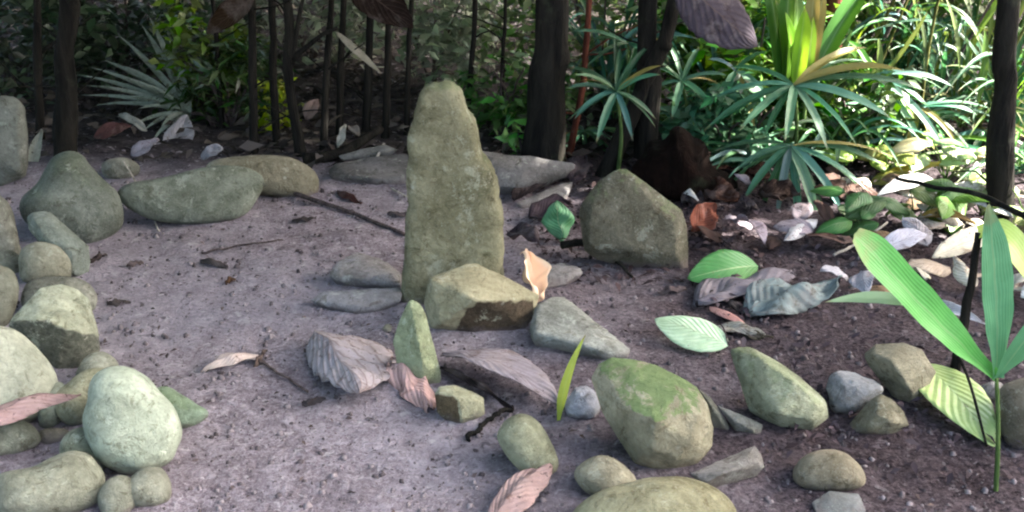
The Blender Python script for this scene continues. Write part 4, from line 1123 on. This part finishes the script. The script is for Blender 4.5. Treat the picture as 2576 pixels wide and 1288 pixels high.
shrub('broadleaf_shrub', 'small leafy bush to the right of the standing stone top', 1290, 5.0, 0.28, 0.42, 700, 0.075, (0.06, 0.14, 0.035), 106)
shrub('broadleaf_shrub', 'grey green bush behind the slim trunks left of the standing stone', 1090, 6.0, 0.6, 1.0, 2400, 0.08, (0.22, 0.27, 0.18), 107)
shrub('broadleaf_shrub', 'yellow green bush beside the grey dead palm frond', 520, 5.3, 0.24, 0.62, 700, 0.08, (0.09, 0.15, 0.02), 108)
shrub('broadleaf_shrub', 'dark spiky bush left of the trunk behind the long low stone', 575, 5.1, 0.3, 0.45, 900, 0.10, (0.035, 0.07, 0.02), 109, aspect=5)
shrub('seedling', 'yellow leaved seedling between the slim dark trunks', 695, 5.05, 0.13, 0.26, 150, 0.07, YL, 110, cat='seedling')
shrub('broadleaf_shrub', 'shaded grey green bush behind the left trunks', 330, 6.2, 0.8, 1.0, 2200, 0.09, (0.05, 0.08, 0.045), 111)  # upper left shade is put into this and the next leaf colour
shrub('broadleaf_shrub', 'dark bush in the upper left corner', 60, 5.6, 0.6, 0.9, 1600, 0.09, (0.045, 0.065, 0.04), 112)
shrub('broadleaf_shrub', 'pale bush behind the middle slim trunks', 800, 6.6, 0.8, 0.9, 2600, 0.085, (0.21, 0.235, 0.175), 113)
shrub('seedling', 'green seedling beside the foot of the thick black trunk', 1320, 4.55, 0.10, 0.20, 60, 0.085, (0.14, 0.30, 0.08), 114, cat='seedling')
shrub('broadleaf_shrub', 'sunlit pale green bush behind the right whorled plants', 2250, 5.8, 0.6, 0.9, 2000, 0.09, (0.10, 0.17, 0.05), 115)

# bamboo clump on the right
bc = at(2450, 300, 5.0)
bg = Vector((bc.x, 5.0, gz(bc.x, 5.0)))
bam = empty('bamboo_clump', tuple(bg), 'clump of slender leaning yellow green bamboo canes at the upper right', 'bamboo')
for i in range(46):
    bx = bg.x + R.uniform(-0.75, 0.75); by = bg.y + R.uniform(-0.35, 0.9)
    lean = R.gauss(0.35, 0.22)
    hh = R.uniform(1.1, 2.2)
    q0 = Vector((bx, by, gz(bx, by) - 0.02)); q2 = q0 + Vector((lean * hh, R.uniform(-.25, .25), hh))
    tube('cane', [q0, q0.lerp(q2, .5) + Vector((-0.06, 0, .05)), q2], R.uniform(.006, .014), 0.004, R.choice([M_CANE, M_CANE, M_STALK, M_TWIG]), parent=bam, sub=4, seg=6)
for i in range(150):
    bx = bg.x + R.uniform(-0.9, 0.9); by = bg.y + R.uniform(-0.5, 0.7); bz = R.uniform(0.25, 1.3)
    q0 = Vector((bx, by, bz)); a = R.uniform(-0.6, 0.9)
    q2 = q0 + Vector((a * 0.25, R.uniform(-.1, .1), R.choice([-1, 1]) * R.uniform(.15, .35)))
    blade('leaf_blade', [q0, q0.lerp(q2, .5) + Vector((0.03, 0, .02)), q2], R.uniform(.009, .018), R.choice([(0.07, 0.15, 0.015), (0.03, 0.10, 0.02), (0.11, 0.16, 0.03), (0.05, 0.08, 0.02)]), bam, n=8)

# hanging dead leaves seen against the undergrowth
leaf('dry_leaf', 'large dark purple dead leaf hanging at the top right of centre', at(1700, -60, 4.0), at(1905, 118, 3.95), 0.13, 0.12, (0.060, 0.050, 0.065), up=Vector((0.2, -0.9, 0.5)), fold=0.03, veins=0.006, nv=9, seed=61, prof=0.9)
leaf('dry_leaf', 'dark brown dead leaf hanging between the slim trunks near the top', at(870, -60, 4.6), at(1040, 70, 4.55), 0.10, 0.09, (0.016, 0.010, 0.008), up=Vector((0.1, -0.9, 0.3)), curl=0.03, seed=62)
leaf('dry_leaf', 'brown dead leaf caught on the trunks near the top left', at(640, -10, 4.55), at(520, 85, 4.6), 0.05, 0.06, (0.03, 0.018, 0.009), up=Vector((0.1, -0.9, 0.3)), curl=0.02, seed=63)
leaf('dry_leaf', 'pale slanting dead blade caught between the slim trunks', at(845, 80, 4.6), at(960, 185, 4.6), 0.018, 0.018, (0.30, 0.28, 0.22), up=Vector((0.1, -0.9, 0.3)), seed=64)
leaf('dry_leaf', 'large whitish dead leaf in the shade behind the long low stone', at(420, 405, 4.75), at(470, 290, 4.95), 0.06, 0.09, (0.38, 0.37, 0.40), up=Vector((0.1, -0.8, 0.6)), curl=0.02, crumple=0.02, seed=65)
leaf('dry_leaf', 'white curled dead leaf above the largest left boulder', at(75, 440, 4.35), at(105, 325, 4.4), 0.028, 0.028, (0.36, 0.38, 0.33), up=Vector((0.1, -0.9, 0.3)), curl=0.02, crumple=0.01, seed=66)
leaf('dry_leaf', 'black dead leaf in front of the rotten stump', at(1620, 480, 4.0), at(1850, 440, 4.15), 0.07, 0.08, (0.022, 0.014, 0.012), up=Vector((0.1, -0.7, 0.7)), crumple=0.05, seed=68)

for i, (u0, v0, u1, v1, w, c, lab) in enumerate([
        (235, 345, 330, 318, .06, (0.10, 0.05, 0.05), 'dark red dead leaf behind the largest left boulder'),
        (330, 395, 400, 350, .05, (0.30, 0.28, 0.33), 'violet grey dead leaf beside the whitish one behind the long stone'),
        (370, 330, 300, 285, .04, (0.32, 0.33, 0.30), 'pale dead leaf under the grey green palm blades'),
        (505, 400, 560, 370, .05, (0.26, 0.27, 0.31), 'bluish dead leaf just behind the long low stone'),
        (850, 372, 868, 312, .03, (0.42, 0.42, 0.38), 'whitish dead leaf standing among the slim trunk feet'),
        (905, 345, 880, 318, .03, (0.36, 0.31, 0.27), 'tan dead leaf among the slim trunk feet'),
        (770, 300, 800, 250, .06, (0.26, 0.19, 0.17), 'pinkish brown dead leaf behind the forked curved trunk'),
        (1345, 300, 1375, 285, .02, (0.40, 0.45, 0.38), 'small pale leaf against the thick black trunk'),
        (1060, 372, 1000, 352, .03, (0.06, 0.05, 0.05), 'black dead leaf on the thin slab at the back')]):
    Y = min(5.4, G(u0, max(v0, 340) + 25).y)
    w *= 0.6
    leaf('dry_leaf', lab, at(u0, v0, Y), at(u1, v1, Y + 0.06), w, w, c, up=Vector((0.15, -0.8, 0.55)), curl=0.015, crumple=0.02, arch=0.02, seed=120 + i, n=12, m=6)

for i, (u0, v0, u1, v1, w, lab) in enumerate([(1290, 512, 1400, 470, .05, 'black curled dead leaf under the edge of the mauve slab'), (1330, 560, 1440, 545, .05, 'dark violet dead leaf behind the upright green leaf'),
        (1280, 600, 1350, 640, .04, 'dark dead leaf right of the standing stone'), (1440, 470, 1470, 420, .05, 'dark brown dead leaf left of the triangular stone top'), (1275, 470, 1330, 440, .04, 'dark dead leaf against the standing stone shoulder')]):
    leaf('dry_leaf', lab, G(u0, v0, .015), G(u1, v1, .05), w, w, R.choice([(0.02, 0.015, 0.018), (0.06, 0.045, 0.055)]), crumple=0.03, curl=0.02, arch=0.02, up=Vector((0, -.3, .9)), seed=330 + i, n=12, m=6)
for i in range(14):
    u = R.uniform(1600, 1960); v = R.uniform(440, 560)
    if u < 1740 and v > 500: continue
    B = G(u, v, R.uniform(.02, .10)); a = R.uniform(0, 6.28); L = R.uniform(.10, .2)
    leaf('litter_leaf', 'blackish ' + ('small' if L < .15 else 'broad') + ' dead leaf ' + ('behind the triangular stone top' if u < 1700 else 'beside the rotten stump' if u < 1800 else 'right of the rotten stump' if v < 500 else 'below the teal blades'), B, B + Vector((math.cos(a) * L, math.sin(a) * L * .6, R.uniform(-.03, .06))), L * .3, L * .3,
         R.choice([(0.02, 0.012, 0.01), (0.045, 0.02, 0.014), (0.03, 0.025, 0.03)]), crumple=0.04, curl=0.02, up=Vector((R.uniform(-.4, .4), -0.6, 0.7)), seed=300 + i, n=10, m=6, group='dark leaves behind the triangular stone')

# sunlit litter heap on the right: leaves one can tell apart
heap = [(2200, 400, 2360, 350, .06, (0.62, 0.55, 0.42), 'cream arched dead leaf at the top of the sunlit litter'),
        (2235, 430, 2345, 428, .022, (0.60, 0.52, 0.04), 'bright yellow leaf in the middle of the sunlit litter'),
        (2200, 500, 2300, 480, .05, (0.70, 0.70, 0.72), 'white square ended dead leaf left of the yellow leaf'),
        (2380, 480, 2500, 540, .07, (0.80, 0.80, 0.76), 'largest white dead leaf behind the upright strap leaf'),
        (2340, 660, 2480, 610, .06, (0.74, 0.68, 0.55), 'cream dead leaf left of the dark thick stalk'),
        (2440, 440, 2500, 380, .05, (0.72, 0.74, 0.66), 'white dead leaf leaning on the right edge trunk'),
        (2190, 650, 2290, 620, .05, (0.45, 0.46, 0.56), 'crumpled bluish dead leaf above the broad strap leaf'),
        (2400, 390, 2330, 330, .05, (0.76, 0.72, 0.6), 'pale dead leaf under the yellow tipped whorled plant'),
        (2300, 560, 2380, 570, .03, (0.34, 0.22, 0.05), 'small ochre leaf below the slanting dark branch'),
        (2570, 560, 2640, 640, .07, (0.50, 0.62, 0.20), 'yellow green broad leaf at the right edge'),
        (2300, 790, 2380, 820, .03, (0.60, 0.60, 0.66), 'bluish white leaf scrap under the strap leaf plant'),
        (2560, 760, 2620, 740, .05, (0.78, 0.80, 0.80), 'white leaf at the right edge beside the strap leaf plant'),
        (1680, 460, 1730, 490, .03, (0.70, 0.68, 0.66), 'small white leaf in the dark gap behind the triangular stone'),
        (1850, 560, 1900, 610, .05, (0.38, 0.33, 0.40), 'violet grey dead leaf under the teal blades'),
        (2050, 560, 2000, 600, .04, (0.55, 0.56, 0.60), 'pale bluish leaf below the teal blades')]
for i, (u0, v0, u1, v1, w, c, lab) in enumerate(heap):
    B = G(u0, v0 + 30, .06); T = G(u1, v1 + 30, .08)
    T = B + (T - B).normalized() * min(0.36, max(0.20, (T - B).length * 1.4))
    fresh = c[1] > c[0] * 1.2
    w *= 0.72
    leaf('dry_leaf' if not fresh else 'fresh_leaf', lab, B, T, w, w, c, M_FRESH if fresh else M_DRY, arch=0.02, fold=0.02 * R.choice([-1, 1]), crumple=0.009, tipdrop=R.uniform(0, .04), up=Vector((R.uniform(-.4, .4), -0.5, 0.8)), seed=80 + i, n=16, m=8, prof=R.uniform(.75, 1.1))
rl = random.Random(77)
for (u, v, n_, c, lab) in [(2230, 420, 11, (0.34, 0.46, 0.10), 'low yellow green broadleaf plant at the top of the sunny patch'), (2380, 430, 12, (0.50, 0.58, 0.30), 'low pale leaved plant in the middle of the sunny patch'),
                           (2470, 520, 11, (0.30, 0.44, 0.14), 'low green broadleaf plant at the foot of the right edge trunk'), (2300, 540, 10, (0.12, 0.24, 0.04), 'low dark green broadleaf plant under the slanting branch'),
                           (2590, 560, 12, (0.42, 0.56, 0.16), 'low yellow green broadleaf plant at the right edge'), (2170, 560, 10, (0.08, 0.20, 0.06), 'low dark plant between the teal blades and the sunny patch')]:
    b0 = G(u, v + 25)
    e = empty('broadleaf_plant', tuple(b0), lab, 'plant')
    for k in range(n_):
        a = rl.uniform(0, 6.283); L = rl.uniform(.10, .19)
        q = b0 + Vector((rl.uniform(-.12, .12), rl.uniform(-.08, .08), rl.uniform(.05, .17)))
        d = Vector((math.cos(a), math.sin(a) * .7, rl.uniform(-.35, .35))).normalized()
        o = leaf('leaf', None, q, q + d * L, L * .26, L * .26, tuple(x * rl.uniform(.75, 1.2) for x in c), M_FRESH, fold=.012, arch=.012, tipdrop=.03, crumple=.006, up=Vector((rl.uniform(-.3, .3), -.5, .85)), seed=400 + k, n=10, m=6)
        o.parent = e; o.location = q - b0
        tube('stalk', [b0, b0.lerp(q, .6) + Vector((0, 0, .02)), q], .003, .002, M_STALK, parent=e, seg=5, sub=3)
ANCH = [(2290, 430, 'the bright yellow leaf'), (2330, 560, 'the slanting dark branch'), (2510, 480, 'the right edge trunk'), (2220, 690, 'the broad strap leaf'), (2440, 720, 'the dark thick stalk'), (1800, 450, 'the rotten stump'),
        (1860, 620, 'the glossy green leaf'), (2000, 540, 'the lower teal blades'), (2100, 640, 'the pale bent stem'), (2600, 620, 'the yellow green broad leaf'), (2140, 480, 'the foot of the large whorl'), (2350, 660, 'the cream leaf by the stalk')]
SEEN = {}
def near_label(hue, u, v, L):
    nm = min(ANCH, key=lambda q: (q[0] - u) ** 2 + (q[1] - v) ** 2)[2]
    return ('small ' if L < .10 else 'long ' if L > .15 else '') + hue + ' dead leaf in the loose litter beside ' + nm
for i in range(70):
    u = R.uniform(1790, 2640); v = R.uniform(440, 760)
    if u < 2120 and v > 640: continue
    B = G(u, v, R.uniform(.02, .07))
    if B.y > 5.2 or B.y < 2.4: continue
    a = R.uniform(0, 6.28); L = R.uniform(.07, .19)
    T = B + Vector((math.cos(a) * L, math.sin(a) * L, R.uniform(-.02, .06)))
    k = R.random()
    hue = 'cream' if k < .35 else 'tan' if k < .6 else 'brown' if k < .8 else 'bluish grey'
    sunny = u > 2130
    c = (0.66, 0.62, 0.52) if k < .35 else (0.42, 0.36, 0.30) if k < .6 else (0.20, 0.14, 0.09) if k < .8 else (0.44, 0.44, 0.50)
    if not sunny: c = tuple(x * q for x, q in zip((0.30, 0.26, 0.30), (1, 1, 1))) if k < .5 else (0.10, 0.06, 0.05)  # leaves off the sunny patch: shade put into darker colours
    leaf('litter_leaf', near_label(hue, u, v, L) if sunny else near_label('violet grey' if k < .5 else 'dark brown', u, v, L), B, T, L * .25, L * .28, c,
         arch=0.015, fold=0.015, crumple=0.012, curl=R.uniform(-.01, .02), up=Vector((R.uniform(-.5, .5), R.uniform(-.6, .2), 0.9)), seed=200 + i, n=10, m=6, group='loose litter leaves on the right' if sunny else 'litter leaves under the teal plants')

# ------------------------------------------------------------------ ground stuff
FP = np.array([q for f in FEET for q in f])
FP = FP[NR.permutation(len(FP))[:3500]]
gco = np.zeros(len(ground.data.vertices) * 3, np.float32)
ground.data.vertices.foreach_get('co', gco); gco = gco.reshape(-1, 3)
sel = np.where((gco[:, 0] > -2.3) & (gco[:, 0] < 2.5) & (gco[:, 1] > 1.5) & (gco[:, 1] < 5.1))[0]
best = np.full(len(sel), 9.0, np.float32)
for k in range(0, len(FP), 400):
    ch = FP[k:k + 400]
    d2 = ((gco[sel, 0][:, None] - ch[None, :, 0]) ** 2 + (gco[sel, 1][:, None] - ch[None, :, 1]) ** 2).min(1)
    best = np.minimum(best, d2)
gco[sel, 2] += 0.009 * np.exp(-best / (2 * 0.022 ** 2))      # soil packed against the feet of the stones
ground.data.vertices.foreach_set('co', gco.ravel()); ground.data.update()

def crumbs(N, seed):
    rs = np.random.RandomState(seed)
    V = []; F = []
    base = np.array([(1, 0, -.5), (-.5, .87, -.5), (-.5, -.87, -.5), (0, 0, .8), (.5, .6, .35), (-.7, 0, .4), (.3, -.7, .3)])
    fc = np.array([(0, 4, 6), (4, 3, 6), (0, 1, 4), (1, 5, 4), (4, 5, 3), (1, 2, 5), (5, 2, 6), (5, 6, 3), (2, 0, 6)])
    for i in range(N):
        if i % 3 == 0:
            q = FP[rs.randint(len(FP))]
            p = Vector((q[0] + rs.normal() * 0.022, q[1] + rs.normal() * 0.022, 0))
        else:
            v = rs.uniform(380, 1330); u = rs.uniform(-150, 2730)
            p = gp(u, v)
        if p.y > 5.4: continue
        s = (0.0018 + 0.0075 * rs.rand() ** 5) * (0.6 + 0.25 * p.y)
        z = gz(p.x, p.y) + s * 0.3
        a = rs.uniform(0, 6.28)
        q = base * (s * rs.uniform(.6, 1.4, 3))
        x = q[:, 0] * math.cos(a) - q[:, 1] * math.sin(a); y = q[:, 0] * math.sin(a) + q[:, 1] * math.cos(a)
        V.append(np.stack([x + p.x, y + p.y, q[:, 2] + z], 1)); F.append(fc + 7 * (len(V) - 1))
    return np.concatenate(V), np.concatenate(F)
V, F = crumbs(11000, 5)
tag(fast_obj('soil_crumbs', V, F, M_CRUMB), 'loose crumbs of soil and grit over the clearing', 'soil', kind='stuff')

def litter_placer(x0, x1, y0, y1, h):
    def f(rs, N):
        x = rs.uniform(x0, x1, N); y = rs.uniform(y0, y1, N)
        z = np.array([gz(a, b) for a, b in zip(x, y)]) + rs.uniform(0.002, h, N)
        return np.stack([x, y, z], 1)
    return f
V, F = leaf_cards(11000, litter_placer(-4.5, 5, 4.45, 9.5, 0.06), 0.09, 301, 2.2, 0.6)
tag(fast_obj('leaf_litter', V, F, M_LITTER, col=(0.065, 0.056, 0.052)), 'brown and grey leaf litter carpeting the ground behind the ring', 'leaf litter', kind='stuff')
V, F = leaf_cards(6000, litter_placer(0.65, 2.9, 1.9, 4.9, 0.035), 0.032, 302, 2.6, 0.75)
tag(fast_obj('leaf_litter', V, F, M_LITTER, col=(0.055, 0.043, 0.052)), 'dark broken leaf litter on the right side of the clearing', 'leaf litter', kind='stuff')
V, F = leaf_cards(1100, litter_placer(-1.9, 1.0, 1.6, 4.7, 0.008), 0.020, 303, 2.4, 0.6)
tag(fast_obj('leaf_litter', V, F, M_LITTER, col=(0.08, 0.06, 0.06)), 'tiny dark leaf bits strewn over the bare soil', 'leaf litter', kind='stuff')

V, F = leaf_cards(1500, litter_placer(0.1, 0.95, 3.05, 4.7, 0.03), 0.04, 306, 2.4, 0.7)
tag(fast_obj('leaf_litter', V, F, M_LITTER, col=(0.05, 0.036, 0.04)), 'dark brown leaf bits on the damp soil round the triangular stone', 'leaf litter', kind='stuff')

def far_placer(rs, N):
    x = rs.uniform(-9, 10, N); y = rs.uniform(8.2, 12.5, N)
    h = 0.7 + 0.9 * np.array([0.5 + noise.noise((a * .8, b * .8, 2.2)) for a, b in zip(x, y)])
    z = np.array([gz(a, b) for a, b in zip(x, y)]) + rs.uniform(0, 1, N) * np.maximum(0.2, h) * 1.6
    return np.stack([x, y, z], 1)
V, F = leaf_cards(26000, far_placer, 0.15, 304, 2.2, 0.3)
tag(fast_obj('distant_undergrowth', V, F, M_FOL, col=(0.11, 0.155, 0.08)), 'mass of pale green undergrowth far behind the trunks', 'undergrowth', kind='stuff')

def ring_placer(rs, N):  # added wall, roof and canopy leaves, mostly unseen, placed to shape the light
    a = rs.uniform(0, 2 * np.pi, N); r = rs.uniform(7.5, 11.0, N)
    x = np.sin(a) * r; y = 2.0 + np.cos(a) * np.where(np.cos(a) > 0, r + 3.0, r - 2.2)
    k = np.array([0.5 + 0.5 * noise.noise((p * .35, q * .35, 7.7)) for p, q in zip(x, y)])
    z = rs.uniform(0, 1, N) * (6.5 + 4.0 * k + 4.0 * np.maximum(0, -np.cos(a)))
    da = np.abs((a - SUN_AZ + np.pi) % (2 * np.pi) - np.pi)
    z = np.where(da < 0.75, z * 0.3, z)  # wall kept low towards the sun so its light enters
    P = np.stack([x, y, z], 1)
    n = N // 4
    P[:n, 0] = rs.uniform(-10, 6.0, n); P[:n, 1] = rs.uniform(6.6, 13, n)
    P[:n, 2] = 5.0 + 1.2 * rs.uniform(0, 1, n) + 0.12 * P[:n, 1]  # added roof that shades the back left
    m_ = N // 7
    P[-m_:, 0] = rs.uniform(2.2, 5.5, m_); P[-m_:, 1] = rs.uniform(1.3, 8.0, m_)  # added canopy in the sun's path, shades the clearing
    P[-m_:, 0] = np.where(P[-m_:, 1] > 4.5, P[-m_:, 0] - 0.9, P[-m_:, 0])
    q_ = m_ // 7
    P[-q_:, 0] = rs.uniform(5.4, 6.6, q_); P[-q_:, 1] = rs.uniform(1.2, 3.6, q_)
    w_ = q_ // 2
    P[-m_:-m_ + w_, 0] = rs.uniform(5.9, 7.8, w_); P[-m_:-m_ + w_, 1] = rs.uniform(5.5, 7.6, w_)  # added patch that dapples the sun on the bamboo
    P[-m_:, 2] = rs.uniform(3.7, 4.7, m_)
    return P
V, F = leaf_cards(26000, ring_placer, 0.5, 305, 1.9, 0.2)
tag(fast_obj('added_shade_foliage', V, F, M_FOL, col=(0.06, 0.10, 0.035)), 'dark foliage added all round the clearing, mostly unseen, to block and shape the light', 'forest', kind='stuff')

for o in bpy.data.objects:
    if '_o' in o: del o['_o']
